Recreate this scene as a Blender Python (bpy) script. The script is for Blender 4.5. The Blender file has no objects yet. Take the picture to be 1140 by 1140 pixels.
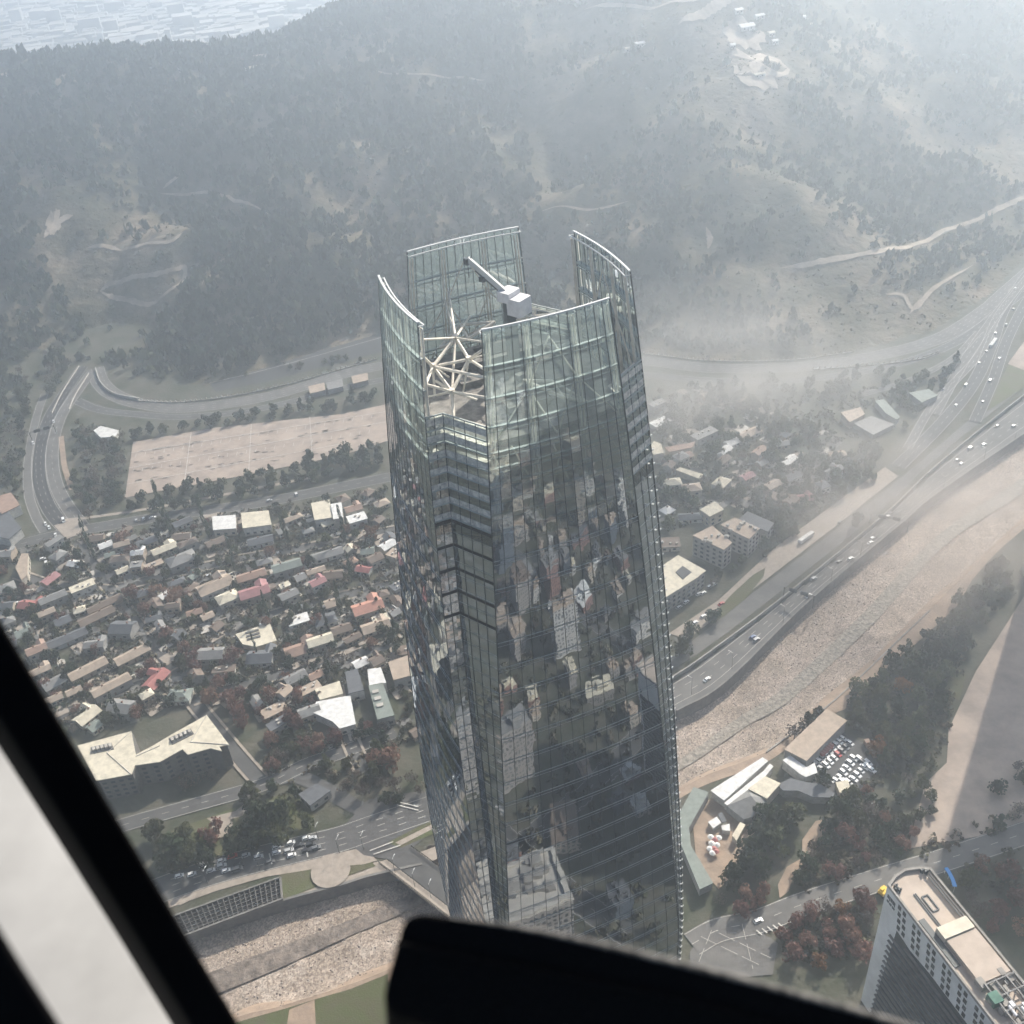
import bpy, math, random
import numpy as np
from mathutils import Vector, Matrix

random.seed(7)
RNG = np.random.default_rng(11)
C = bpy.context.scene.collection
SC = bpy.context.scene

# ------------------------------------------------------------------ camera, sky, sun, exposure
CAM_H, PITCH, ROLL, F = 395.0, math.radians(35.58), math.radians(5.37), 1140.0
SUN_AZ, SUN_EL = math.radians(34), math.radians(36)
cS, sS = math.cos(PITCH), math.sin(PITCH)
cR, sR = math.cos(ROLL), math.sin(ROLL)
AX = Vector((0, cS, -sS))
DN = Vector((0, -sS, -cS))


def px(X, Y, Z):
    """point -> pixel of the 1140 px photograph"""
    Z = Z - CAM_H
    d = Y * cS - Z * sS
    v = (-Y * sS - Z * cS) / d * F
    u = X / d * F
    return 570 + cR * u + sR * v, 570 - sR * u + cR * v


def ray(x, y):
    dx, dy = x - 570, y - 570
    v = sR * dx + cR * dy
    u = cR * dx - sR * dy
    return Vector((u / F, cS - v / F * sS, -sS - v / F * cS))


def at(x, y, z=0.0):
    r = ray(x, y)
    t = (z - CAM_H) / r.z
    return Vector((r.x * t, r.y * t, z))


cam = bpy.data.cameras.new('camera')
cam.sensor_width = 36
cam.lens = 36 * F / 1140
cam.clip_start = 0.05
cam.clip_end = 40000
cam.dof.use_dof = True
cam.dof.focus_distance = 330
cam.dof.aperture_fstop = 10.5
camo = bpy.data.objects.new('camera', cam)
C.objects.link(camo)
xs = (Vector((cR, 0, 0)) - sR * DN)
# screen axes solved from ray(): d(ray)/dx and d(ray)/dy
ex = (ray(571, 570) - ray(570, 570)) * F
ey = (ray(570, 571) - ray(570, 570)) * F
M = Matrix(((ex.x, -ey.x, -AX.x, 0), (ex.y, -ey.y, -AX.y, 0), (ex.z, -ey.z, -AX.z, CAM_H), (0, 0, 0, 1)))
camo.matrix_world = M
SC.camera = camo

world = bpy.data.worlds.new("World")
SC.world = world
world.use_nodes = True
wn = world.node_tree
bg = wn.nodes['Background']
sky = wn.nodes.new('ShaderNodeTexSky')
sky.sky_type = 'NISHITA'
sky.sun_disc = False
sky.sun_elevation = SUN_EL
sky.sun_rotation = SUN_AZ
sky.altitude = 600
sky.dust_density = 3.0
wn.links.new(sky.outputs[0], bg.inputs[0])
bg.inputs[1].default_value = 0.066

sun = bpy.data.lights.new('sun', 'SUN')
sun.energy = 5.0
sun.angle = math.radians(0.53)
sun.color = (1.0, 0.915, 0.80)
suno = bpy.data.objects.new('sun', sun)
C.objects.link(suno)
SUND = Vector((math.sin(SUN_AZ) * math.cos(SUN_EL), math.cos(SUN_AZ) * math.cos(SUN_EL), math.sin(SUN_EL)))
suno.rotation_euler = SUND.to_track_quat('Z', 'Y').to_euler()
suno.location = (300, 300, 900)

SC.view_settings.view_transform = 'Standard'
SC.view_settings.look = 'None'
SC.view_settings.exposure = 1.0
SC.view_settings.gamma = 1
SC.cycles.volume_bounces = 2
SC.cycles.transparent_max_bounces = 16
SC.cycles.max_bounces = 8
SC.cycles.use_denoising = True

HAZE_DENSITY, HAZE_G = 0.00062, 0.76

# ------------------------------------------------------------------ helpers


def mat(name, col, rough=0.85, spec=0.25, metal=0.0, noise=None, col2=None, objrand=0.0, bump=None, attr=None, transl=0.0):
    """procedural principled material; noise=(scale, detail), col2 mixed in by noise; objrand varies value per object"""
    m = bpy.data.materials.new(name)
    m.use_nodes = True
    t = m.node_tree
    N, L = t.nodes, t.links
    p = N['Principled BSDF']
    p.inputs['Roughness'].default_value = rough
    p.inputs['Specular IOR Level'].default_value = spec
    p.inputs['Metallic'].default_value = metal
    out = None
    geo = N.new('ShaderNodeNewGeometry')
    rgb = N.new('ShaderNodeRGB')
    rgb.outputs[0].default_value = (*col, 1)
    out = rgb.outputs[0]
    if noise:
        nz = N.new('ShaderNodeTexNoise')
        nz.inputs['Scale'].default_value = noise[0]
        nz.inputs['Detail'].default_value = noise[1]
        nz.inputs['Roughness'].default_value = 0.65
        L.new(geo.outputs['Position'], nz.inputs['Vector'])
        rp = N.new('ShaderNodeValToRGB')
        rp.color_ramp.elements[0].position = 0.38
        rp.color_ramp.elements[1].position = 0.64
        L.new(nz.outputs[0], rp.inputs[0])
        mx = N.new('ShaderNodeMix')
        mx.data_type = 'RGBA'
        L.new(rp.outputs[0], mx.inputs[0])
        L.new(out, mx.inputs[6])
        c2 = col2 if col2 else tuple(c * 0.7 for c in col)
        mx.inputs[7].default_value = (*c2, 1)
        out = mx.outputs[2]
    if objrand or attr:
        hs = N.new('ShaderNodeHueSaturation')
        L.new(out, hs.inputs['Color'])
        if attr:
            at_ = N.new('ShaderNodeAttribute')
            at_.attribute_name = attr
            src = at_.outputs['Fac']
        else:
            oi = N.new('ShaderNodeObjectInfo')
            src = oi.outputs['Random']
        mr = N.new('ShaderNodeMapRange')
        a = objrand if objrand else 0.35
        mr.inputs[3].default_value = 1 - a
        mr.inputs[4].default_value = 1 + a
        L.new(src, mr.inputs[0])
        L.new(mr.outputs[0], hs.inputs['Value'])
        mr2 = N.new('ShaderNodeMapRange')
        mr2.inputs[3].default_value = 0.485
        mr2.inputs[4].default_value = 0.515
        L.new(src, mr2.inputs[0])
        L.new(mr2.outputs[0], hs.inputs['Hue'])
        out = hs.outputs[0]
    L.new(out, p.inputs['Base Color'])
    if bump:
        nb = N.new('ShaderNodeTexNoise')
        nb.inputs['Scale'].default_value = bump[0]
        nb.inputs['Detail'].default_value = 4
        L.new(geo.outputs['Position'], nb.inputs['Vector'])
        bp = N.new('ShaderNodeBump')
        bp.inputs['Strength'].default_value = 1
        bp.inputs['Distance'].default_value = bump[1]
        L.new(nb.outputs[0], bp.inputs['Height'])
        L.new(bp.outputs[0], p.inputs['Normal'])
    if transl:
        tr = N.new('ShaderNodeBsdfTranslucent')
        L.new(out, tr.inputs[0])
        ms = N.new('ShaderNodeMixShader')
        ms.inputs[0].default_value = transl
        L.new(p.outputs[0], ms.inputs[1])
        L.new(tr.outputs[0], ms.inputs[2])
        L.new(ms.outputs[0], N['Material Output'].inputs[0])
    return m


class MB:
    def __init__(s):
        s.v, s.f, s.uv = [], [], None

    def quad(s, *p):
        n = len(s.v)
        s.v += [tuple(q) for q in p]
        s.f.append(tuple(range(n, n + len(p))))

    def prism(s, poly, z0, z1, cap=True):
        """poly: list of (x, y); counter-clockwise preferred"""
        a = sum(poly[i][0] * poly[(i + 1) % len(poly)][1] - poly[(i + 1) % len(poly)][0] * poly[i][1] for i in range(len(poly)))
        if a < 0:
            poly = poly[::-1]
        n, k = len(s.v), len(poly)
        s.v += [(p[0], p[1], z0) for p in poly] + [(p[0], p[1], z1) for p in poly]
        for i in range(k):
            j = (i + 1) % k
            s.f.append((n + i, n + j, n + k + j, n + k + i))
        if cap:
            s.f.append(tuple(range(n + k, n + 2 * k)))
            s.f.append(tuple(range(n + k - 1, n - 1, -1)))

    def box(s, c, size, rz=0.0):
        ca, sa = math.cos(rz), math.sin(rz)
        hx, hy, hz = size[0] / 2, size[1] / 2, size[2] / 2
        poly = [(c[0] + ca * x - sa * y, c[1] + sa * x + ca * y) for x, y in ((-hx, -hy), (hx, -hy), (hx, hy), (-hx, hy))]
        s.prism(poly, c[2] - hz, c[2] + hz)

    def tube(s, p, q, r, n=6, r2=None):
        p, q = Vector(p), Vector(q)
        d = (q - p)
        if d.length < 1e-6:
            return
        d.normalize()
        a = d.orthogonal().normalized()
        b = d.cross(a)
        r2 = r if r2 is None else r2
        k = len(s.v)
        for i in range(n):
            t = 2 * math.pi * i / n
            o = a * math.cos(t) + b * math.sin(t)
            s.v.append(tuple(p + o * r))
            s.v.append(tuple(q + o * r2))
        for i in range(n):
            j = (i + 1) % n
            s.f.append((k + 2 * i, k + 2 * j, k + 2 * j + 1, k + 2 * i + 1))
        s.f.append(tuple(k + 2 * i for i in range(n - 1, -1, -1)))
        s.f.append(tuple(k + 2 * i + 1 for i in range(n)))

    def beam(s, p, q, w, h):
        """rectangular bar from p to q"""
        p, q = Vector(p), Vector(q)
        d = (q - p)
        if d.length < 1e-6:
            return
        d.normalize()
        up = Vector((0, 0, 1)) if abs(d.z) < 0.95 else Vector((1, 0, 0))
        a = d.cross(up).normalized() * w / 2
        b = a.cross(d).normalized() * h / 2
        k = len(s.v)
        for e in (p, q):
            s.v += [tuple(e + a + b), tuple(e - a + b), tuple(e - a - b), tuple(e + a - b)]
        s.f += [(k, k + 1, k + 5, k + 4), (k + 1, k + 2, k + 6, k + 5), (k + 2, k + 3, k + 7, k + 6), (k + 3, k, k + 4, k + 7),
                (k + 3, k + 2, k + 1, k), (k + 4, k + 5, k + 6, k + 7)]

    def mesh(s, name, m):
        me = bpy.data.meshes.new(name)
        me.from_pydata(s.v, [], s.f)
        if m:
            me.materials.append(m)
        return me

    def build(s, name, m, parent=None, shift=None):
        if shift is not None:
            s.v = [(a - shift[0], b - shift[1], c - shift[2]) for a, b, c in s.v]
        return link(name, s.mesh(name, m), parent)


def link(name, data, parent=None):
    o = bpy.data.objects.new(name, data)
    C.objects.link(o)
    if parent is not None:
        o.parent = parent
    return o


def tag(o, label=None, cat=None, group=None, kind=None):
    if label:
        o['label'] = label
    if cat:
        o['category'] = cat
    if group:
        o['group'] = group
    if kind:
        o['kind'] = kind
    return o


def empty(name, loc, rz=0.0):
    o = link(name, None)
    o.location = loc
    o.rotation_euler = (0, 0, rz)
    o.empty_display_size = 1
    return o


def copy_tree(o, parent=None):
    c = o.copy()
    C.objects.link(c)
    if parent is not None:
        c.parent = parent
    for ch in list(o.children):
        copy_tree(ch, c)
    return c


def ordw(n):
    w = ['zeroth', 'first', 'second', 'third', 'fourth', 'fifth', 'sixth', 'seventh', 'eighth', 'ninth', 'tenth', 'eleventh', 'twelfth']
    if n < len(w):
        return w[n]
    s = 'th' if 10 < n % 100 < 14 else {1: 'st', 2: 'nd', 3: 'rd'}.get(n % 10, 'th')
    return f'{n}{s}'


PENDING = []   # (object, description, place, x, y) -> labels that single each out


def pend(o, desc, place, X, Y, Z=0.0):
    u, v = px(X, Y, Z)
    PENDING.append((o, desc, place, u, v))


def flush_labels(band=22):
    groups = {}
    for e in PENDING:
        groups.setdefault((e[1], e[2]), []).append(e)
    for (desc, place), es in groups.items():
        if len(es) == 1:
            es[0][0]['label'] = f'{desc} {place}'
            continue
        if len(es) <= 5:
            es.sort(key=lambda e: e[3])
            for i, e in enumerate(es):
                e[0]['label'] = f'{desc} {place}, {ordw(i + 1)} from the left'
            continue
        es.sort(key=lambda e: e[4])
        y0, row, rows = es[0][4], [], []
        for e in es:
            if e[4] - y0 > band:
                rows.append(row)
                row, y0 = [], e[4]
            row.append(e)
        rows.append(row)
        for r, row in enumerate(rows):
            row.sort(key=lambda e: e[3])
            for i, e in enumerate(row):
                e[0]['label'] = f'{desc} {place}, {ordw(r + 1)} row down, {ordw(i + 1)} from left'


def inpoly(x, y, poly):
    ins = False
    n = len(poly)
    j = n - 1
    for i in range(n):
        xi, yi = poly[i]
        xj, yj = poly[j]
        if (yi > y) != (yj > y) and x < (xj - xi) * (y - yi) / (yj - yi) + xi:
            ins = not ins
        j = i
    return ins


def np_inpoly(X, Y, poly):
    ins = np.zeros(X.shape, bool)
    n = len(poly)
    j = n - 1
    for i in range(n):
        xi, yi = poly[i][0], poly[i][1]
        xj, yj = poly[j][0], poly[j][1]
        with np.errstate(divide='ignore', invalid='ignore'):
            c = ((yi > Y) != (yj > Y)) & (X < (xj - xi) * (Y - yi) / (yj - yi + 1e-12) + xi)
        ins ^= c
        j = i
    return ins


def seg_dist(X, Y, pts):
    d = np.full(np.shape(X), 1e9)
    for a, b in zip(pts[:-1], pts[1:]):
        ax, ay, bx, by = a[0], a[1], b[0], b[1]
        L2 = (bx - ax) ** 2 + (by - ay) ** 2 + 1e-9
        t = np.clip(((X - ax) * (bx - ax) + (Y - ay) * (by - ay)) / L2, 0, 1)
        d = np.minimum(d, np.hypot(X - ax - t * (bx - ax), Y - ay - t * (by - ay)))
    return d


def smooth_line(pts, sub=6):
    """Catmull-Rom through 2D/3D points"""
    P = [Vector(p) for p in pts]
    if len(P) < 3:
        return P
    P = [2 * P[0] - P[1]] + P + [2 * P[-1] - P[-2]]
    out = []
    for i in range(1, len(P) - 2):
        p0, p1, p2, p3 = P[i - 1:i + 3]
        for k in range(sub):
            t = k / sub
            out.append(0.5 * ((2 * p1) + (p2 - p0) * t + (2 * p0 - 5 * p1 + 4 * p2 - p3) * t * t + (3 * p1 - p0 - 3 * p2 + p3) * t ** 3))
    out.append(P[-2])
    return out


def line_at(pts, z=0.0, sub=6):
    return smooth_line([at(x, y, z) for x, y in pts], sub)


def ribbon(mb, line, w0, w1, dz=0.0, zf=None):
    """flat strip along line between offsets w0 (left) and w1 (right of travel)"""
    n = len(line)
    prev = None
    for i in range(n):
        d = (line[min(i + 1, n - 1)] - line[max(i - 1, 0)])
        d.z = 0
        d.normalize()
        nrm = Vector((d.y, -d.x, 0))
        a, b = line[i] + nrm * w0, line[i] + nrm * w1
        if zf:
            a.z, b.z = zf(a.x, a.y) + dz, zf(b.x, b.y) + dz
        else:
            a.z += dz
            b.z += dz
        if prev:
            mb.quad(prev[1], b, a, prev[0])
        prev = (a, b)


def dashes(mb, line, off, w, dz, on, offl):
    """dashed marking along a polyline"""
    acc = 0.0
    for a, b in zip(line[:-1], line[1:]):
        d = b - a
        L = d.length
        if L < 1e-6:
            continue
        d /= L
        nrm = Vector((d.y, -d.x, 0))
        s = 0.0
        while s < L:
            ph = (acc + s) % (on + offl)
            if ph < on:
                e = min(L, s + on - ph)
                p, q = a + d * s + nrm * off, a + d * e + nrm * off
                z = Vector((0, 0, dz))
                mb.quad(p - nrm * w / 2 + z, p + nrm * w / 2 + z, q + nrm * w / 2 + z, q - nrm * w / 2 + z)
                s = e + 1e-4
            else:
                s += on + offl - ph
        acc += L


def wall_strip(mb, line, h, th, z0=None):
    n = len(line)
    prev = None
    for i in range(n):
        d = (line[min(i + 1, n - 1)] - line[max(i - 1, 0)])
        d.z = 0
        d.normalize()
        nrm = Vector((d.y, -d.x, 0)) * th / 2
        zb = line[i].z if z0 is None else z0
        a, b = line[i] - nrm, line[i] + nrm
        cur = [Vector((a.x, a.y, zb)), Vector((b.x, b.y, zb)), Vector((b.x, b.y, line[i].z + h)), Vector((a.x, a.y, line[i].z + h))]
        if prev:
            mb.quad(prev[1], cur[1], cur[2], prev[2])
            mb.quad(prev[2], cur[2], cur[3], prev[3])
            mb.quad(prev[3], cur[3], cur[0], prev[0])
        else:
            mb.quad(*cur)
        prev = cur
    mb.quad(*prev[::-1])


# ------------------------------------------------------------------ terrain
FOOT = [(-60, 452), (0, 440), (60, 418), (100, 405), (160, 428), (233, 428), (425, 370), (560, 388), (715, 392), (790, 401), (880, 400),
        (950, 391), (1040, 366), (1100, 326), (1140, 288), (1300, 150)]
foot = sorted([(at(x, y).x, at(x, y).y) for x, y in FOOT])
fx, fy = np.array([p[0] for p in foot]), np.array([p[1] for p in foot])
RIDGE = [(-3000, 1500, 190), (-1500, 1350, 185), (-900, 1330, 182), (-700, 1330, 174), (-545, 1320, 168), (-420, 1330, 163), (-300, 1350, 152), (-235, 1380, 152),
         (-170, 1440, 168), (-100, 1500, 181), (0, 1580, 205), (200, 1700, 250), (600, 1800, 290), (1200, 1900, 320), (3000, 2300, 330)]
rx, ry, rh = (np.array([p[i] for p in RIDGE], float) for i in range(3))
_ph = RNG.uniform(0, 6.28, (24, 2))
_dir = RNG.uniform(0, 6.28, 24)


def wav(X, Y, lam, k0, n=6):
    r = 0
    for k in range(k0, k0 + n):
        w = 6.28 / (lam * (0.7 + 0.12 * (k - k0)))
        r = r + np.sin((X * math.cos(_dir[k]) + Y * math.sin(_dir[k])) * w + _ph[k, 0])
    return r / n * 1.6


def hill_h(X, Y):
    X, Y = np.asarray(X, float), np.asarray(Y, float)
    yf = np.interp(X, fx, fy)
    yr, hr = np.interp(X, rx, ry), np.interp(X, rx, rh)
    t = np.clip((Y - yf) / (yr - yf), 0, 1)
    prof = 0.55 * t + 0.45 * t * t * (3 - 2 * t)
    h = hr * prof
    env = np.clip(t * 5, 0, 1) * np.clip((1.02 - t) * 4, 0, 1)
    h = h + env * (24 * wav(X, Y, 420, 0) + 13 * wav(X, Y, 150, 6) + 3.0 * wav(X, Y, 55, 12))
    # a side valley that opens towards the photograph's left middle
    v = np.exp(-((X + 330) / 90) ** 2) * np.clip(t * 4, 0, 1) * np.clip((0.62 - t) * 3, 0, 1)
    h = h - 26 * v
    b = np.clip((Y - yr) / 620, 0, 1)
    h = h * (1 - b * b * (3 - 2 * b))
    return np.maximum(h, 0) * (Y > yf - 1)


# river, freeway trench
U_PX = [(60, 1120), (150, 1061), (207, 1037), (313, 1003), (380, 985), (412, 975), (470, 962), (560, 925), (660, 852), (753, 792), (807, 760), (900, 670), (1007, 580),
        (1040, 552), (1140, 483), (1300, 375), (1500, 245)]
D_PX = [(60, 1230), (200, 1165), (263, 1133), (313, 1120), (380, 1099), (430, 1080), (560, 1020), (660, 950), (767, 873), (853, 837), (907, 797), (947, 763), (1013, 700),
        (1070, 645), (1140, 580), (1300, 450), (1500, 300)]
ubank = [at(*p) for p in U_PX]
dbank = [at(*p) for p in D_PX]
river_poly = [(p.x, p.y) for p in ubank] + [(p.x, p.y) for p in reversed(dbank)]
M_PX = [(560, 868), (660, 805), (749, 754), (800, 719), (873, 664), (987, 571), (1043, 518), (1140, 440), (1300, 318), (1500, 175)]
med = [at(*p) for p in M_PX]
i0 = 7
free_poly = [(p.x, p.y) for p in med] + [(p.x, p.y) for p in reversed(ubank[i0:])]
RIV_Z, FREE_Z = -7.0, -2.0


def base_h(X, Y):
    X, Y = np.asarray(X, float), np.asarray(Y, float)
    h = np.zeros(X.shape)
    inr = np_inpoly(X, Y, river_poly) | (seg_dist(X, Y, ubank) < 5.2)
    dl = seg_dist(X, Y, dbank)
    riv = np.clip(dl / 6.0, 0, 1) * (RIV_Z + 0.35 * wav(X, Y, 26, 6) + 0.2 * wav(X, Y, 11, 12))
    h = np.where(inr, riv, h)
    inf = np_inpoly(X, Y, free_poly)
    h = np.where(inf & ~inr, FREE_Z - 0.15, h)
    return h, inr, inf


def ground_z(x, y):
    h, a, b = base_h(np.array([x]), np.array([y]))
    return float(h[0] + hill_h(np.array([x]), np.array([y]))[0])


def hill_at(x, y):
    """where the sight line of a pixel meets the hill"""
    r = ray(x, y)
    r = r / r.y
    Y = np.arange(500, 3200, 2.0)
    Z = CAM_H + r.z * Y
    X = r.x * Y
    H = hill_h(X, Y)
    k = np.argmax(H >= Z) if (H >= Z).any() else len(Y) - 1
    return Vector((X[k], Y[k], H[k]))


def axis_pts(lo, hi, step, far_lo, far_hi, grow):
    a = list(np.arange(lo, hi, step))
    s, x = step, a[-1]
    while x < far_hi:
        s *= grow
        x += s
        a.append(x)
    s, x = step, a[0]
    pre = []
    while x > far_lo:
        s *= grow
        x -= s
        pre.append(x)
    return np.array(pre[::-1] + a)


gx = axis_pts(-480, 560, 3.5, -9000, 9000, 1.05)
gy = axis_pts(170, 1000, 3.5, -4000, 12000, 1.025)
GX, GY = np.meshgrid(gx, gy)
HB, INR, INF = base_h(GX, GY)
HH = hill_h(GX, GY)
GZ = HB + HH
nx, ny = len(gx), len(gy)
verts = np.stack([GX, GY, GZ], -1).reshape(-1, 3)
idx = np.arange(nx * ny).reshape(ny, nx)
quads = np.stack([idx[:-1, :-1], idx[:-1, 1:], idx[1:, 1:], idx[1:, :-1]], -1).reshape(-1, 4)


def fc(A):
    return (A[:-1, :-1] + A[:-1, 1:] + A[1:, 1:] + A[1:, :-1]) / 4


f_r = fc(INR.astype(float)).reshape(-1)
f_h = fc(HH).reshape(-1)
is_r = f_r >= 0.5
is_h = (~is_r) & (f_h > 0.05)


def sub_mesh(name, sel, m):
    q = quads[sel]
    used, inv = np.unique(q, return_inverse=True)
    me = bpy.data.meshes.new(name)
    me.vertices.add(len(used))
    me.vertices.foreach_set('co', verts[used].astype(np.float32).ravel())
    me.loops.add(q.size)
    me.loops.foreach_set('vertex_index', inv.astype(np.int32).ravel())
    me.polygons.add(len(q))
    me.polygons.foreach_set('loop_start', np.arange(0, q.size, 4, dtype=np.int32))
    me.update(calc_edges=True)
    me.validate()
    for p in me.polygons:
        p.use_smooth = True
    me.materials.append(m)
    return link(name, me)


m_ground = mat('city_ground', (0.10, 0.092, 0.07), noise=(0.05, 7), col2=(0.042, 0.05, 0.028), bump=(0.4, 0.3))


def river_material():
    m = bpy.data.materials.new('river_gravel')
    m.use_nodes = True
    t = m.node_tree
    N, L = t.nodes, t.links
    p = N['Principled BSDF']
    p.inputs['Roughness'].default_value = 0.9
    geo = N.new('ShaderNodeNewGeometry')

    def nz(scale, det, ro=0.6):
        n = N.new('ShaderNodeTexNoise')
        n.inputs['Scale'].default_value = scale
        n.inputs['Detail'].default_value = det
        n.inputs['Roughness'].default_value = ro
        L.new(geo.outputs['Position'], n.inputs['Vector'])
        return n

    def ramp(src, els):
        r = N.new('ShaderNodeValToRGB')
        while len(r.color_ramp.elements) < len(els):
            r.color_ramp.elements.new(0.5)
        for e, (pos, c) in zip(r.color_ramp.elements, els):
            e.position = pos
            e.color = (*c, 1)
        L.new(src, r.inputs[0])
        return r
    base = ramp(nz(0.045, 9, 0.74).outputs[0], [(0.3, (0.19, 0.155, 0.125)), (0.44, (0.29, 0.24, 0.195)), (0.54, (0.36, 0.3, 0.25)), (0.7, (0.45, 0.4, 0.345))])
    vor = N.new('ShaderNodeTexVoronoi')
    vor.inputs['Scale'].default_value = 1.5
    L.new(geo.outputs['Position'], vor.inputs['Vector'])
    peb = ramp(vor.outputs['Color'], [(0.25, (0.55, 0.5, 0.46)), (0.55, (1, 1, 1)), (0.85, (1.5, 1.45, 1.4))])
    mul = N.new('ShaderNodeMix')
    mul.data_type = 'RGBA'
    mul.blend_type = 'MULTIPLY'
    mul.inputs[0].default_value = 0.8
    L.new(base.outputs[0], mul.inputs[6])
    L.new(peb.outputs[0], mul.inputs[7])
    L.new(mul.outputs[2], p.inputs['Base Color'])
    bp = N.new('ShaderNodeBump')
    bp.inputs['Distance'].default_value = 0.3
    n2 = nz(1.6, 5, 0.75)
    L.new(n2.outputs[0], bp.inputs['Height'])
    L.new(bp.outputs[0], p.inputs['Normal'])
    return m


def hill_material():
    m = bpy.data.materials.new('hill_soil')
    m.use_nodes = True
    t = m.node_tree
    N, L = t.nodes, t.links
    p = N['Principled BSDF']
    p.inputs['Roughness'].default_value = 0.95
    p.inputs['Specular IOR Level'].default_value = 0.1
    geo = N.new('ShaderNodeNewGeometry')
    a = N.new('ShaderNodeTexNoise')
    a.inputs['Scale'].default_value = 0.012
    a.inputs['Detail'].default_value = 10
    a.inputs['Roughness'].default_value = 0.72
    L.new(geo.outputs['Position'], a.inputs['Vector'])
    r = N.new('ShaderNodeValToRGB')
    e = r.color_ramp.elements
    e[0].position, e[0].color = 0.36, (0.045, 0.05, 0.03, 1)
    e[1].position, e[1].color = 0.66, (0.27, 0.215, 0.16, 1)
    x = e.new(0.5)
    x.color = (0.12, 0.105, 0.07, 1)
    L.new(a.outputs[0], r.inputs[0])
    L.new(r.outputs[0], p.inputs['Base Color'])
    b = N.new('ShaderNodeTexNoise')
    b.inputs['Scale'].default_value = 0.12
    b.inputs['Detail'].default_value = 6
    L.new(geo.outputs['Position'], b.inputs['Vector'])
    bp = N.new('ShaderNodeBump')
    bp.inputs['Distance'].default_value = 3.0
    L.new(b.outputs[0], bp.inputs['Height'])
    L.new(bp.outputs[0], p.inputs['Normal'])
    return m


tag(sub_mesh('ground', (~is_r) & (~is_h), m_ground), kind='structure')
tag(sub_mesh('river_bed', is_r, river_material()), kind='structure')
tag(sub_mesh('hill', is_h, hill_material()), kind='structure')

# ---- the air
m_haze = bpy.data.materials.new('haze_air')
m_haze.use_nodes = True
nt = m_haze.node_tree
nt.nodes.clear()
pv = nt.nodes.new('ShaderNodeVolumePrincipled')
pv.inputs['Color'].default_value = (0.79, 0.89, 1.0, 1)
pv.inputs['Density'].default_value = HAZE_DENSITY
pv.inputs['Anisotropy'].default_value = HAZE_G
mo = nt.nodes.new('ShaderNodeOutputMaterial')
nt.links.new(pv.outputs[0], mo.inputs['Volume'])
hz = MB()
hz.box((0, 4000, 206), (18800, 16800, 430))
tag(hz.build('haze', m_haze), 'pale bluish autumn haze filling the valley air', 'haze', kind='stuff')

# water in the braided bed
m_water = mat('river_water', (0.10, 0.082, 0.066), rough=0.5, spec=0.4, noise=(0.28, 9), col2=(0.25, 0.205, 0.17), bump=(0.7, 0.4))


def strip_between(name, A, B, z, m, cnt=80):
    a, b = smooth_line([at(x, y, z) for x, y in A], 14), smooth_line([at(x, y, z) for x, y in B], 14)
    n = min(len(a), len(b))
    mb = MB()
    for i in range(n - 1):
        mb.quad(a[i], b[i], b[i + 1], a[i + 1])
    return mb.build(name, m)


WZ = RIV_Z + 0.45
tag(strip_between('river_water', [(150, 1118), (233, 1083), (300, 1058), (380, 1028), (440, 1003), (520, 968)],
                  [(150, 1142), (245, 1105), (310, 1078), (380, 1046), (445, 1018), (530, 978)], WZ, m_water), kind='structure')
m_riffle = mat('river_riffle', (0.13, 0.115, 0.09), rough=0.7, noise=(0.45, 6), col2=(0.36, 0.32, 0.27), bump=(0.7, 0.5))
tag(strip_between('river_water', [(690, 880), (760, 843), (820, 800), (873, 765), (960, 683), (1043, 597), (1140, 530), (1250, 448)],
                  [(690, 894), (766, 852), (830, 809), (884, 776), (976, 690), (1056, 604), (1140, 548), (1260, 462)], WZ, m_riffle), kind='structure')

# sloping dirt edge of the lower bank, paved strip behind the upper wall
mb = MB()
ln = smooth_line(dbank, 10)
prev = None
for i in range(len(ln)):
    d = ln[min(i + 1, len(ln) - 1)] - ln[max(i - 1, 0)]
    d.z = 0
    d.normalize()
    nrm = Vector((d.y, -d.x, 0))
    k_ = 1 + .2 * math.sin(i * .31) + .12 * math.sin(i * .13)
    cur = [ln[i] + nrm * 5 * k_ + Vector((0, 0, .1)), ln[i] + Vector((0, 0, .12)), ln[i] - nrm * 5.5 * k_ + Vector((0, 0, -5.2))]
    if prev:
        mb.quad(prev[0], cur[0], cur[1], prev[1])
        mb.quad(prev[1], cur[1], cur[2], prev[2])
    prev = cur
BANK_MB = mb
# bank walls (real walls, each a thing)
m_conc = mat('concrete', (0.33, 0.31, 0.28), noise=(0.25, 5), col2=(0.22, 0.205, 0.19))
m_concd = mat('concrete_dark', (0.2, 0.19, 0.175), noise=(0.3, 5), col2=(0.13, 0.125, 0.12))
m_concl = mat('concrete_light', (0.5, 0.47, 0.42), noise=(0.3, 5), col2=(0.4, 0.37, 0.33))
mb = MB()
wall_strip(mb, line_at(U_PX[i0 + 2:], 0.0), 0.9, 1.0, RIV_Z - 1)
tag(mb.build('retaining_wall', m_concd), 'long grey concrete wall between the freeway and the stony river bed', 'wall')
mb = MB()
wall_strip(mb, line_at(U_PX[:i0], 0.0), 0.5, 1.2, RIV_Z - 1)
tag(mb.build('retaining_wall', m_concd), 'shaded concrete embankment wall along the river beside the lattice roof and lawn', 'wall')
mb = MB()
wall_strip(mb, line_at([(853, 838), (907, 798), (947, 764), (1013, 701), (1035, 680)], 0.0), 0.7, 0.7, -5)
tag(mb.build('retaining_wall', m_conc), 'low wall on the far right bank where the dirt track meets gravel', 'wall')

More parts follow.
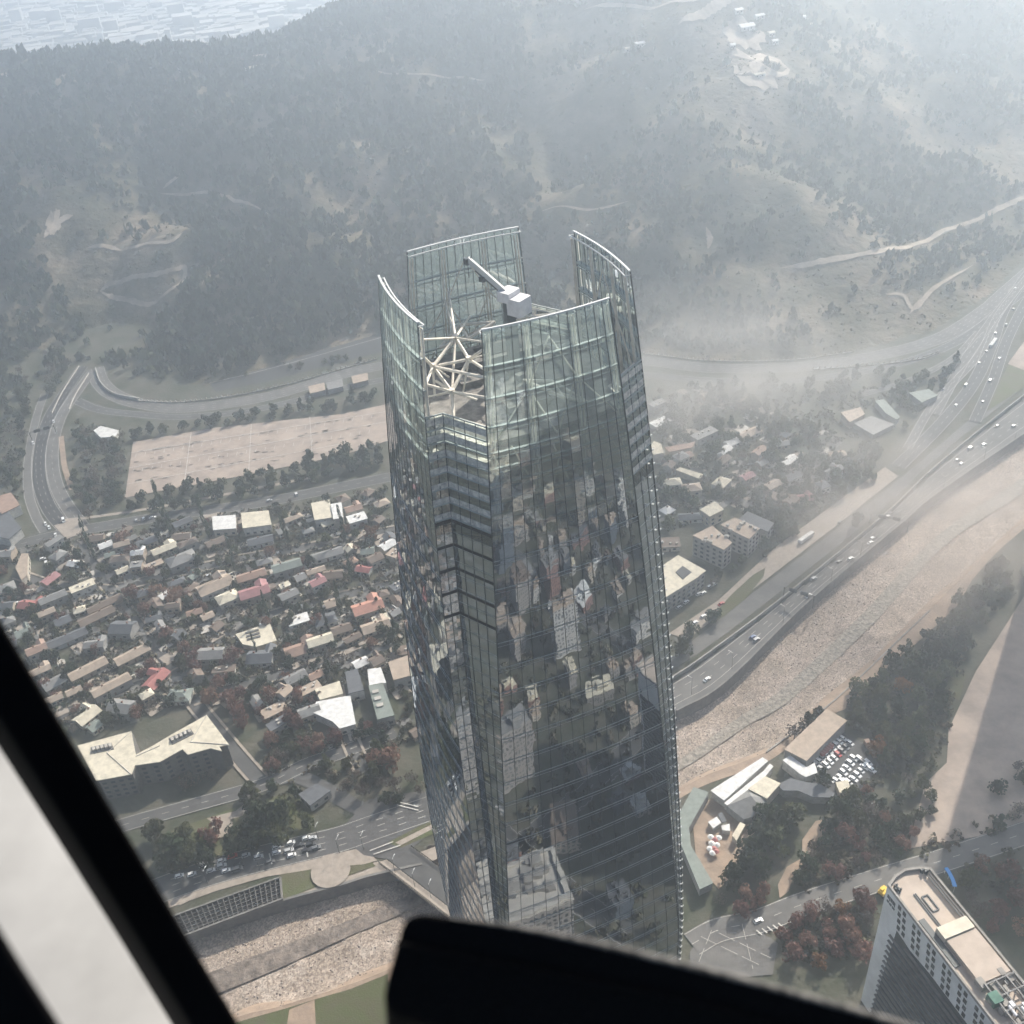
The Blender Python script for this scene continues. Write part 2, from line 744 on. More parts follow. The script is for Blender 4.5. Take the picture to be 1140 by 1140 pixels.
# ------------------------------------------------------------------ roads
m_asph = mat('asphalt', (0.10, 0.098, 0.095), noise=(0.15, 5), col2=(0.075, 0.074, 0.072))
m_asphl = mat('asphalt_worn', (0.155, 0.148, 0.138), noise=(0.09, 8), col2=(0.105, 0.102, 0.097))
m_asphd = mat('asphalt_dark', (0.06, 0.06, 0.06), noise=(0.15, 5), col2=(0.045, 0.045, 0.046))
m_mark = mat('road_paint', (0.62, 0.6, 0.55), noise=(0.8, 3), col2=(0.45, 0.43, 0.4))
m_pave = mat('pavement', (0.36, 0.31, 0.26), noise=(0.4, 4), col2=(0.28, 0.24, 0.2))
m_dirt = mat('dirt', (0.36, 0.27, 0.2), noise=(0.12, 6), col2=(0.25, 0.19, 0.145), bump=(0.6, 0.2))
m_grass = mat('grass', (0.085, 0.098, 0.04), noise=(0.12, 8), col2=(0.1, 0.09, 0.055), bump=(1.5, 0.15))
m_tan = mat('tan_surface', (0.41, 0.335, 0.275), noise=(0.07, 9), col2=(0.27, 0.22, 0.185), bump=(.5, .1))
tag(BANK_MB.build('river_bank', m_dirt), kind='structure')
mb = MB()
ribbon(mb, smooth_line(ubank[:i0 + 1], 8), -6.5, .2, .05)
tag(mb.build('embankment', m_pave), kind='structure')
LEVEL = [0]
ROADS = []   # (line, half width) kept clear of houses and trees


def road(name, pts, w, m, z=0.06, dash=None, edge=True, clear=True):
    LEVEL[0] += 1
    z = 0.06 + 0.013 * LEVEL[0]
    ln = line_at(pts, 0.0)
    mb = MB()
    ribbon(mb, ln, -w / 2, w / 2, z)
    o = mb.build(name, m)
    tag(o, kind='structure')
    if clear:
        ROADS.append((ln, w / 2))
    mk = MB()
    if dash:
        for off in dash:
            dashes(mk, ln, off, 0.22, z + 0.03, 3.5, 6)
    if edge:
        for off in (-w / 2 + 0.4, w / 2 - 0.4):
            dashes(mk, ln, off, 0.2, z + 0.03, 400, 0.01)
    if mk.v:
        tag(mk.build('road_marking', m_mark), kind='structure')
    return ln


def area(name, pts, m, z):
    mb = MB()
    LEVEL[0] += 1
    z = z + 0.007 * LEVEL[0]
    P = [at(x, y, z) for x, y in pts]
    mb.quad(*P)
    return tag(mb.build(name, m), kind='structure')


# freeway in its trench, and the upper carriageway over the tunnel
c_in = [at(*p, FREE_Z) for p in M_PX]
c_out = [at(*p, FREE_Z) for p in U_PX[i0:]]
mb = MB()
a, b = smooth_line(c_in, 8), []
outl = smooth_line(c_out, 8)
for p in a:
    b.append(min(outl, key=lambda q: (q - p).length))
mid = []
for i in range(len(a) - 1):
    mb.quad(a[i] + Vector((0, 0, .05)), b[i] + Vector((0, 0, .05)), b[i + 1] + Vector((0, 0, .05)), a[i + 1] + Vector((0, 0, .05)))
for p, q in zip(a, b):
    mid.append((p, q))
tag(mb.build('freeway', m_asphl), kind='structure')
mk = MB()
for f in (0.2, 0.4, 0.6, 0.8):
    dashes(mk, [p.lerp(q, f) for p, q in mid], 0, 0.25, 0.1, 4 if f in (.4, .6) else 500, 7 if f in (.4, .6) else 0.01)
tag(mk.build('road_marking', m_mark), kind='structure')
mb = MB()
wall_strip(mb, line_at(M_PX, 0.0), 0.9, 0.8, FREE_Z - 0.3)
tag(mb.build('median_wall', m_conc), 'grey retaining wall with parapet dividing the upper road from the sunken freeway', 'wall')
UP_IN = [(745, 748), (796, 714), (869, 658), (983, 566), (1039, 513), (1136, 434), (1296, 312)]
UP_OUT = [(735, 742), (760, 722), (828, 668), (930, 590), (1000, 534), (1085, 462), (1240, 330)]
o = strip_between('road', UP_IN, UP_OUT, 0.07, m_asphl)
tag(o, kind='structure')
ROADS.append((line_at([(740, 745), (778, 718), (848, 663), (956, 578), (1020, 523), (1110, 448), (1268, 321)]), 10))

# hill-foot expressway (curves round from the tunnel mouth on the left to the junction on the right)
HILLRD = [(106, 410), (112, 426), (128, 440), (160, 450), (210, 454), (300, 441), (420, 408), (560, 398), (715, 402), (790, 410), (880, 409), (950, 401), (1040, 379), (1096, 346), (1140, 308), (1300, 170)]
hr_line = road('expressway', HILLRD, 15, m_asphl, dash=(-3.5, 0, 3.5))
road('road', [(85, 446), (110, 456), (150, 461), (210, 464), (300, 453), (420, 424), (560, 410), (700, 416), (800, 424), (900, 422), (1000, 405), (1070, 378), (1120, 340), (1200, 275)], 9, m_asph, dash=(0,))
# dark paved apron above the hill road
area('road_apron', [(233, 427), (300, 404), (424, 366), (424, 392), (300, 424), (240, 436)], m_asphd, 0.05)
ln = line_at([(233, 427), (300, 411), (425, 376)])
mk = MB()
dashes(mk, ln, 0, 0.6, 0.5, 500, 0.01)
tag(mk.build('road_marking', m_mark), kind='structure')

# left avenue: two curved carriageways and a ramp
road('avenue', [(92, 408), (70, 440), (55, 465), (44, 500), (44, 535), (56, 568), (82, 598)], 11, m_asphd, dash=(-1.8, 1.8))
road('avenue', [(103, 413), (86, 436), (71, 458), (62, 480), (58, 505), (60, 530), (70, 556), (97, 594)], 10, m_asphl, dash=(0,))
road('avenue', [(50, 438), (42, 460), (35, 490), (31, 520), (32, 550), (40, 575), (50, 592)], 7, m_asphl, dash=None)
road('street', [(68, 486), (70, 505), (72, 520), (80, 545)], 4, m_dirt, dash=None, edge=False)
# cross street, with the street along the car park
road('street', [(-60, 630), (0, 612), (67, 595), (133, 583), (190, 574), (300, 558), (430, 532), (560, 508)], 12, m_asph, dash=(0,))
road('street', [(67, 580), (130, 572), (190, 562), (300, 541), (345, 532)], 3, m_pave, dash=None, edge=False)
area('pavement', [(60, 585), (90, 576), (98, 590), (74, 600)], m_pave, 0.15)
# neighbourhood streets
STREETS = [[(87, 604), (123, 657), (160, 705), (190, 742)], [(190, 742), (160, 758), (125, 772), (60, 800)],
           [(190, 742), (230, 720), (290, 690), (350, 672), (440, 650)], [(190, 742), (215, 780), (262, 838), (290, 870)],
           [(20, 640), (60, 652), (123, 657)], [(123, 657), (190, 640), (270, 622), (330, 612), (440, 590)],
           [(440, 720), (400, 728), (350, 742), (270, 762), (215, 780)], [(405, 860), (380, 800), (372, 760)]]
for s in STREETS:
    road('street', s, 6.5, m_asph, dash=None, edge=False, z=0.09)
    ln = line_at(s)
    mb = MB()
    ribbon(mb, ln, -5.0, -3.6, 0.6)
    ribbon(mb, ln, 3.6, 5.0, 0.6)
    tag(mb.build('pavement', m_pave), kind='structure')
# riverside avenues on the left
road('avenue', [(90, 935), (140, 918), (207, 899), (290, 875), (340, 852), (380, 838), (440, 815)], 9, m_asph, dash=(0,))
road('avenue', [(120, 1016), (187, 988), (240, 970), (287, 957), (340, 944), (380, 934), (420, 920), (500, 893)], 15, m_asph, dash=(-3.5, 0, 3.5))
road('street', [(295, 872), (330, 865), (360, 878), (400, 900), (440, 915)], 8, m_asph, edge=False)
area('junction', [(375, 928), (410, 890), (470, 880), (500, 890), (470, 935), (440, 958), (405, 952)], m_asph, 0.13)
mk = MB()
for p, q in (((412, 948), (438, 938)), ((416, 952), (446, 942)), ((440, 893), (466, 899)), ((442, 897), (466, 903)), ((300, 951), (303, 963)), ((340, 940), (343, 955))):
    dashes(mk, [at(*p), at(*q)], 0, 0.5, 0.75, 100, 0.01)
tag(mk.build('road_marking', m_mark), kind='structure')
# paths, lawns and footways by the river, left
area('footpath', [(187, 1003), (240, 983), (294, 969), (340, 958), (405, 943), (420, 958), (405, 962), (345, 968), (296, 976), (240, 992), (188, 1011)], m_pave, 0.1)
mb = MB()
cc = at(368, 969, .85)
mb.v = [tuple(cc)] + [(cc.x + 9 * math.cos(t * .3142), cc.y + 9 * math.sin(t * .3142), .85) for t in range(20)]
mb.f = [(0, 1 + i, 1 + (i + 1) % 20) for i in range(20)]
tag(mb.build('footpath', m_pave), kind='structure')
area('lawn', [(310, 970), (352, 964), (372, 980), (350, 988), (316, 1001)], m_grass, 0.07)
area('lawn', [(376, 966), (412, 958), (418, 964), (384, 976)], m_grass, 0.07)
area('lawn', [(190, 925), (262, 899), (330, 880), (350, 905), (348, 925), (290, 950), (200, 978)], m_grass, 0.05)
area('footpath', [(230, 911), (262, 903), (274, 893), (279, 896), (270, 908), (240, 918)], m_pave, 0.1)
area('footpath', [(195, 998), (245, 980), (262, 976), (262, 982), (240, 988), (200, 1008)], m_pave, 0.12)
mb = MB()
cc = at(247, 922, .85)
mb.v = [tuple(cc)] + [(cc.x + 5.5 * math.cos(t * .3142), cc.y + 5.5 * math.sin(t * .3142), .85) for t in range(20)]
mb.f = [(0, 1 + i, 1 + (i + 1) % 20) for i in range(20)]
tag(mb.build('footpath', m_pave), kind='structure')
area('lawn', [(200, 1180), (263, 1138), (320, 1122), (352, 1112), (390, 1101), (432, 1084), (432, 1150), (260, 1200)], m_grass, 0.08)
area('footpath', [(318, 1150), (322, 1124), (350, 1113), (352, 1150)], m_dirt, 0.14)
area('lawn', [(432, 938), (485, 910), (490, 925), (446, 944)], m_grass, 0.08)
area('footpath', [(440, 938), (488, 914), (489, 919), (446, 941)], m_pave, 0.14)
# lower right: street, square with crossing lines, park paths, dirt plaza
road('street', [(770, 1052), (800, 1036), (845, 1026), (900, 1005), (985, 978), (1060, 955), (1150, 925), (1250, 890)], 11, m_asphl, dash=(0,))
area('square', [(768, 1060), (786, 1034), (830, 1026), (866, 1050), (860, 1085), (800, 1090), (768, 1080)], m_asphl, 0.13)
mk = MB()
for p, q in (((792, 1037), (778, 1072)), ((800, 1040), (858, 1068)), ((780, 1044), (846, 1076)), ((826, 1030), (838, 1080))):
    dashes(mk, [at(*p), at(*q)], 0, 0.16, 1.0, 7, 2)
for k in range(5):
    dashes(mk, [at(842 + 6 * k, 1037 - 2 * k), at(848 + 6 * k, 1042 - 2 * k)], 0, 0.5, 1.0, 100, .01)
tag(mk.build('road_marking', m_mark), kind='structure')
area('dirt_path', [(893, 955), (893, 935), (908, 914), (922, 911), (918, 930), (905, 950), (884, 972), (878, 992), (868, 1000), (866, 985), (876, 965)], m_dirt, 0.09)
area('dirt_plaza', [(1054, 849), (1056, 812), (1071, 780), (1086, 748), (1108, 714), (1140, 664), (1210, 590), (1300, 640), (1260, 800), (1150, 920), (1010, 945), (1030, 872)], m_tan, 0.05)
area('dirt_path', [(907, 800), (950, 759), (1013, 702), (1062, 655), (1085, 640), (1068, 672), (1030, 708), (985, 745), (940, 790)], m_dirt, 0.06)
area('lawn', [(1050, 770), (1062, 740), (1075, 752), (1068, 780)], m_grass, 0.09)
area('yard', [(770, 900), (830, 870), (842, 905), (838, 950), (800, 990), (775, 960)], m_dirt, 0.06)
area('car_park', [(878, 850), (925, 806), (985, 842), (960, 878), (905, 885)], m_asph, 0.07)
# strip of lighter ground beside the upper road and junction at far right
area('verge', [(745, 705), (800, 668), (862, 610), (930, 560), (985, 520), (1000, 530), (930, 586), (828, 664), (765, 712)], m_pave, 0.05)
area('verge', [(790, 690), (812, 664), (838, 640), (852, 632), (850, 642), (828, 668), (806, 686)], m_grass, 0.1)
for pts, w in (([(1000, 520), (1050, 470), (1085, 425), (1105, 380), (1120, 340), (1160, 285)], 10), ([(1010, 500), (1040, 450), (1090, 395), (1112, 350), (1150, 300)], 6.5),
               ([(1085, 470), (1105, 425), (1125, 370), (1160, 310), (1220, 240)], 8.5), ([(1040, 462), (1075, 400), (1108, 352), (1135, 318)], 8),
               ([(960, 440), (1010, 425), (1060, 400), (1090, 370)], 6)):
    road('ramp', pts, w, m_asph if w > 8 else m_asphl, dash=(0,), z=0.1)
area('lawn', [(1098, 458), (1112, 428), (1128, 395), (1140, 390), (1150, 425)], m_grass, 0.09)
area('verge', [(1122, 405), (1140, 380), (1150, 400), (1140, 412)], m_tan, 0.13)

# the great sunny car park
cp = [(148, 492), (240, 476), (380, 461), (430, 450), (440, 488), (380, 507), (283, 527), (139, 554)]
area('car_park', cp, m_tan, 0.08)
mk = MB()
for p, q in (((213, 482), (205, 542)), ((280, 473), (277, 528)), ((345, 465), (348, 515)), ((143, 522), (432, 470)), ((146, 505), (430, 459)), ((141, 540), (380, 495))):
    dashes(mk, [at(*p), at(*q)], 0, 0.45, 0.75, 100, .01)
for k in range(26):
    x = 152 + k * 10.5
    y = 506 - k * 1.75
    dashes(mk, [at(x, y), at(x - 1, y + 4)], 0, 0.3, 0.75, 100, .01)
    dashes(mk, [at(x - 3, y + 17), at(x - 4, y + 21)], 0, 0.3, 0.75, 100, .01)
tag(mk.build('road_marking', m_mark), kind='structure')
m_oil = mat('oil_stain', (0.1, 0.085, 0.075), noise=(0.6, 4), col2=(0.2, 0.165, 0.14))
mb = MB()
for k in range(90):
    x = random.uniform(150, 418)
    yc = 492 - (x - 148) * 0.155
    y = yc + random.choice((12, 22, 34, 44)) * random.uniform(.9, 1.05)
    p = at(x, y, 0.72)
    L, W = random.uniform(2.5, 6.5), random.uniform(.8, 1.8)
    d = Vector((math.cos(.17), math.sin(.17), 0))
    n = Vector((-d.y, d.x, 0))
    pts = [p + d * (L * math.cos(t) / 2 * random.uniform(.7, 1.1)) + n * (W * math.sin(t) / 2 * random.uniform(.7, 1.2)) for t in np.linspace(0, 6.28, 9)[:-1]]
    mb.quad(*pts)
tag(mb.build('stain', m_oil), kind='structure')

# bridge over the river, left of the tower
m_bridge = mat('bridge_paving', (0.42, 0.36, 0.3), noise=(0.5, 4), col2=(0.34, 0.29, 0.24))
m_rail = mat('dark_rail', (0.03, 0.03, 0.03), rough=0.5)
br = empty('bridge', at(440, 955))
A0, A1 = at(430, 957), at(512, 1020)
B0, B1 = at(458, 943), at(540, 1003)
mb = MB()
mb.prism([(A0.x, A0.y), (A1.x, A1.y), (B1.x, B1.y), (B0.x, B0.y)], -1.2, 0.2)
mb.build('deck', m_asph, br, br.location)
W0, W1 = at(413, 953, .3), at(500, 1026, .3)
W0 = A0 + (A0 - B0).normalized() * 3.6
W1 = A1 + (A1 - B1).normalized() * 3.6
mb = MB()
mb.prism([(W0.x, W0.y), (W1.x, W1.y), (A1.x, A1.y), (A0.x, A0.y)], -1.0, 0.35)
mb.build('footway', m_bridge, br, br.location)
for nm, (p, q) in (('railing', (A0, A1)), ('railing', (W0, W1)), ('railing', (B0, B1))):
    mb = MB()
    k = 26
    for i in range(k + 1):
        c = p.lerp(q, i / k)
        mb.beam(c + Vector((0, 0, .2)), c + Vector((0, 0, 1.4)), .16, .16)
    mb.beam(p + Vector((0, 0, 1.4)), q + Vector((0, 0, 1.4)), .2, .14)
    mb.beam(p + Vector((0, 0, .8)), q + Vector((0, 0, .8)), .1, .1)
    mb.build(nm, m_rail if nm == 'railing' else m_conc, br, br.location)
mb = MB()
for f in (0.3, 0.75):
    c, d = A0.lerp(A1, f), B0.lerp(B1, f)
    for g in (0.05, 0.5, 0.95):
        e = c.lerp(d, g)
        mb.tube((e.x, e.y, RIV_Z - 1), (e.x, e.y, -1.2), .9, 10)
mb.build('pier', m_conc, br, br.location)
tag(br, 'road bridge with pale footway and dark railings crossing the river beside the glass tower', 'bridge')
# the wider comb-like retaining barrier along the hill road
m_white = mat('white_paint', (0.72, 0.71, 0.68), noise=(0.3, 4), col2=(0.6, 0.59, 0.56))


def comb(pts, label, n0, h=3.2):
    ln = line_at(pts, 0.0, 12)
    e = empty('barrier', ln[0])
    mb = MB()
    wall_strip(mb, ln, 0.9, 0.5)
    mb.build('kerb_wall', m_concl, e, e.location)
    mb = MB()
    acc = 0.0
    for p, q in zip(ln[:-1], ln[1:]):
        L = (q - p).length
        s = (-acc) % n0
        while s < L:
            c = p.lerp(q, s / L)
            d = (q - p).normalized()
            n = Vector((d.y, -d.x, 0))
            mb.beam(c - n * 1.1 + Vector((0, 0, .5)), c + n * 1.6 + Vector((0, 0, h)), .7, .7)
            s += n0
        acc += L
    mb.build('fin', m_concl, e, e.location)
    tag(e, label, 'barrier')


comb([(155, 447), (210, 447.5), (300, 433), (420, 400)], 'white comb-like barrier along the hill-foot road left of the tower', 4.2)
comb([(716, 394), (790, 402), (880, 401), (950, 392)], 'pale comb-like barrier along the hazy hill-foot road right of tower', 4.2)
comb([(905, 412), (960, 408), (1020, 401), (1046, 393)], 'second pale comb-like barrier below the right hill-foot road', 4.6)
mb = MB()
wall_strip(mb, line_at([(107, 412), (113, 428), (128, 440), (156, 446)], 0.0), 2.6, .7)
tag(mb.build('retaining_wall', m_concl), 'short pale curved wall where the hill road leaves the tunnel mouth', 'wall')
mb = MB()
wall_strip(mb, line_at([(88, 408), (70, 436), (58, 460)], 0.0), 1.0, .6)
tag(mb.build('parapet_wall', m_concl), 'white parapet edging the outer side of the curving avenue', 'wall')
mb = MB()
wall_strip(mb, line_at([(99, 416), (84, 440), (77, 456)], 0.0), 1.0, .6)
tag(mb.build('parapet_wall', m_concl), 'white parapet edging the inner side of the curving avenue', 'wall')
#PART2
# ------------------------------------------------------------------ the glass tower
TC, TROT = Vector((2.83, 229.45, 0)), math.radians(19.4)
ROOF_Z, RIM_Z, NOTCH_Z, SEE_Z = 270.5, 300.0, 277.6, 245.85


def ab(z):
    t = (300 - z) / 300
    a = 26.08 + 25.1 * t - 16.45 * t * t
    b = 15.22 + 23.72 * t - 3.31 * t * t
    return a, min(b, a - 3.4)


def rec(z):
    a, b = ab(z)
    return min(4.3, 0.55 * (a - b))


def rot4(x, y, k):
    for _ in range(k % 4):
        x, y = -y, x
    return x, y


def fpt(k, u, z, off=0.0):
    """point on screen k (0 faces the camera's right, 3 its left); off is outward"""
    a, b = ab(z)
    x, y = rot4(u * b, -(a + 1.1 * (1 - u * u) + off), k)
    return Vector((x, y, z))


def cpt(k, s, z, off=0.0):
    """corner recess left of screen k: s 0..1 along the short return, 1..2 along the long one"""
    a, b = ab(z)
    r = rec(z)
    if s <= 1:
        x, y = -a + r * s, -b - off
    else:
        f = s - 1
        p, q = (-a + r, -b), (-b, -a)
        x, y = p[0] + (q[0] - p[0]) * f, p[1] + (q[1] - p[1]) * f
        L = math.hypot(q[0] - p[0], q[1] - p[1])
        x += off * (q[1] - p[1]) / L
        y -= off * (q[0] - p[0]) / L
    x, y = rot4(x, y, k)
    return Vector((x, y, z))


def glass_mat(name, mode):
    """curtain wall: tinted mirror with per-pane tilt and unevenness; 'screen' lets light through"""
    m = bpy.data.materials.new(name)
    m.use_nodes = True
    t = m.node_tree
    N, L = t.nodes, t.links
    N.remove(N['Principled BSDF'])
    uv = N.new('ShaderNodeUVMap')
    uv.uv_map = 'UVMap'
    fl = N.new('ShaderNodeVectorMath')
    fl.operation = 'FLOOR'
    L.new(uv.outputs[0], fl.inputs[0])
    wn_ = N.new('ShaderNodeTexWhiteNoise')
    wn_.noise_dimensions = '3D'
    L.new(fl.outputs[0], wn_.inputs['Vector'])
    geo = N.new('ShaderNodeNewGeometry')
    sb = N.new('ShaderNodeVectorMath')
    sb.operation = 'SUBTRACT'
    L.new(wn_.outputs['Color'], sb.inputs[0])
    sb.inputs[1].default_value = (.5, .5, .5)
    sc = N.new('ShaderNodeVectorMath')
    sc.operation = 'SCALE'
    L.new(sb.outputs[0], sc.inputs[0])
    sc.inputs['Scale'].default_value = 0.007 if mode != 'corner' else 0.02
    nz = N.new('ShaderNodeTexNoise')
    nz.inputs['Scale'].default_value = 0.35
    nz.inputs['Detail'].default_value = 2
    L.new(geo.outputs['Position'], nz.inputs['Vector'])
    sb2 = N.new('ShaderNodeVectorMath')
    sb2.operation = 'SUBTRACT'
    L.new(nz.outputs['Color'], sb2.inputs[0])
    sb2.inputs[1].default_value = (.5, .5, .5)
    sc2 = N.new('ShaderNodeVectorMath')
    sc2.operation = 'SCALE'
    L.new(sb2.outputs[0], sc2.inputs[0])
    sc2.inputs['Scale'].default_value = 0.012 if mode != 'corner' else 0.035
    ad = N.new('ShaderNodeVectorMath')
    L.new(geo.outputs['Normal'], ad.inputs[0])
    L.new(sc.outputs[0], ad.inputs[1])
    ad2 = N.new('ShaderNodeVectorMath')
    L.new(ad.outputs[0], ad2.inputs[0])
    L.new(sc2.outputs[0], ad2.inputs[1])
    nm = N.new('ShaderNodeVectorMath')
    nm.operation = 'NORMALIZE'
    L.new(ad2.outputs[0], nm.inputs[0])
    gl = N.new('ShaderNodeBsdfGlossy')
    gl.inputs['Roughness'].default_value = 0.012
    gl.inputs['Color'].default_value = (0.86, 0.92, 0.97, 1)
    L.new(nm.outputs[0], gl.inputs['Normal'])
    fr = N.new('ShaderNodeFresnel')
    fr.inputs['IOR'].default_value = 1.6
    mr = N.new('ShaderNodeMapRange')
    L.new(fr.outputs[0], mr.inputs[0])
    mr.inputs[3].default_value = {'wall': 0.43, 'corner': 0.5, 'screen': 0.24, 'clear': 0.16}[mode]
    mr.inputs[4].default_value = 0.95
    ms = N.new('ShaderNodeMixShader')
    L.new(mr.outputs[0], ms.inputs[0])
    L.new(gl.outputs[0], ms.inputs[2])
    if mode in ('screen', 'clear'):
        tp = N.new('ShaderNodeBsdfTransparent')
        tp.inputs['Color'].default_value = (0.70, 0.79, 0.78, 1)
        tl = N.new('ShaderNodeBsdfTranslucent')
        tl.inputs['Color'].default_value = (0.52, 0.64, 0.62, 1)
        m2 = N.new('ShaderNodeMixShader')
        sx_ = N.new('ShaderNodeSeparateXYZ')
        L.new(geo.outputs['Position'], sx_.inputs[0])
        zr = N.new('ShaderNodeMapRange')     # the printed frit gets denser towards the rim
        zr.inputs[1].default_value, zr.inputs[2].default_value = 248, 286
        zr.inputs[3].default_value, zr.inputs[4].default_value = 0.02, 0.19
        L.new(sx_.outputs[2], zr.inputs[0])
        if mode == 'screen':
            L.new(zr.outputs[0], m2.inputs[0])
        else:
            m2.inputs[0].default_value = 0.03
        zr2 = N.new('ShaderNodeMapRange')
        zr2.inputs[1].default_value, zr2.inputs[2].default_value = 246, 275
        zr2.inputs[3].default_value, zr2.inputs[4].default_value = 0.46, 0.22
        L.new(sx_.outputs[2], zr2.inputs[0])
        if mode == 'screen':
            L.new(zr2.outputs[0], mr.inputs[3])
        L.new(tp.outputs[0], m2.inputs[1])
        L.new(tl.outputs[0], m2.inputs[2])
        L.new(m2.outputs[0], ms.inputs[1])
    else:
        df = N.new('ShaderNodeBsdfDiffuse')
        # blinds behind some wall panes; corner panes paler, reflected light painted in
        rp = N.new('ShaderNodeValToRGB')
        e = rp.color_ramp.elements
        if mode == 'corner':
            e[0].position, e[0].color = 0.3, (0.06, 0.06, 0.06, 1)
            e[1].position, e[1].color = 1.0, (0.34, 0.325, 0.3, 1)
        else:
            e[0].position, e[0].color = 0.55, (0.018, 0.022, 0.03, 1)
            e[1].position, e[1].color = 1.0, (0.09, 0.095, 0.095, 1)
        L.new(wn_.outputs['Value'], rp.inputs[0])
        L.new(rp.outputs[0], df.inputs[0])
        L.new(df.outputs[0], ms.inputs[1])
    L.new(ms.outputs[0], N['Material Output'].inputs[0])
    return m


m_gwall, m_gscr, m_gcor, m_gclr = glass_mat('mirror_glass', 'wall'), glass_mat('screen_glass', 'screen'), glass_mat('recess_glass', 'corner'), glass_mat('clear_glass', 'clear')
m_mull = mat('dark_mullion', (0.035, 0.045, 0.05), rough=0.45, spec=0.4)
m_fin = mat('pale_fin', (0.34, 0.37, 0.36), rough=0.5, spec=0.4)
m_steel = mat('cream_steel', (0.70, 0.66, 0.57), rough=0.5, noise=(0.5, 3), col2=(0.56, 0.52, 0.45))
m_alum = mat('aluminium', (0.62, 0.63, 0.62), rough=0.35, spec=0.6)
m_roofg = mat('roof_grey', (0.26, 0.25, 0.23), noise=(0.5, 5), col2=(0.12, 0.115, 0.11))
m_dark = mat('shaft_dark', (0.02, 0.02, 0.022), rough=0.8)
m_louv = mat('louvre_grey', (0.3, 0.29, 0.275), noise=(0.8, 5), col2=(0.17, 0.165, 0.16))
m_span = mat('pale_spandrel', (.72, .68, .6), rough=.7, noise=(.9, 6), col2=(.36, .34, .31))
BAYS, FLOOR = 14, 4.15


def grid_mesh(name, fn, ss, zs, m, uvs, parent, smooth=False):
    me = bpy.data.meshes.new(name)
    V = [tuple(fn(s, z)) for z in zs for s in ss]
    n = len(ss)
    Fs = [(j * n + i, j * n + i + 1, (j + 1) * n + i + 1, (j + 1) * n + i) for j in range(len(zs) - 1) for i in range(n - 1)]
    me.from_pydata(V, [], Fs)
    uvl = me.uv_layers.new(name='UVMap')
    k = 0
    for j in range(len(zs) - 1):
        for i in range(n - 1):
            for di, dj in ((0, 0), (1, 0), (1, 1), (0, 1)):
                s, z = ss[i + di], zs[j + dj]
                # nudge inwards so that floor() gives one number per pane
                uvl.data[k].uv = uvs(s + (ss[i + 1] - s + ss[i] - s) * 0.02, z + (zs[j + 1] - z + zs[j] - z) * 0.02)
                k += 1
    me.materials.append(m)
    if smooth:
        for p in me.polygons:
            p.use_smooth = True
    return link(name, me, parent)


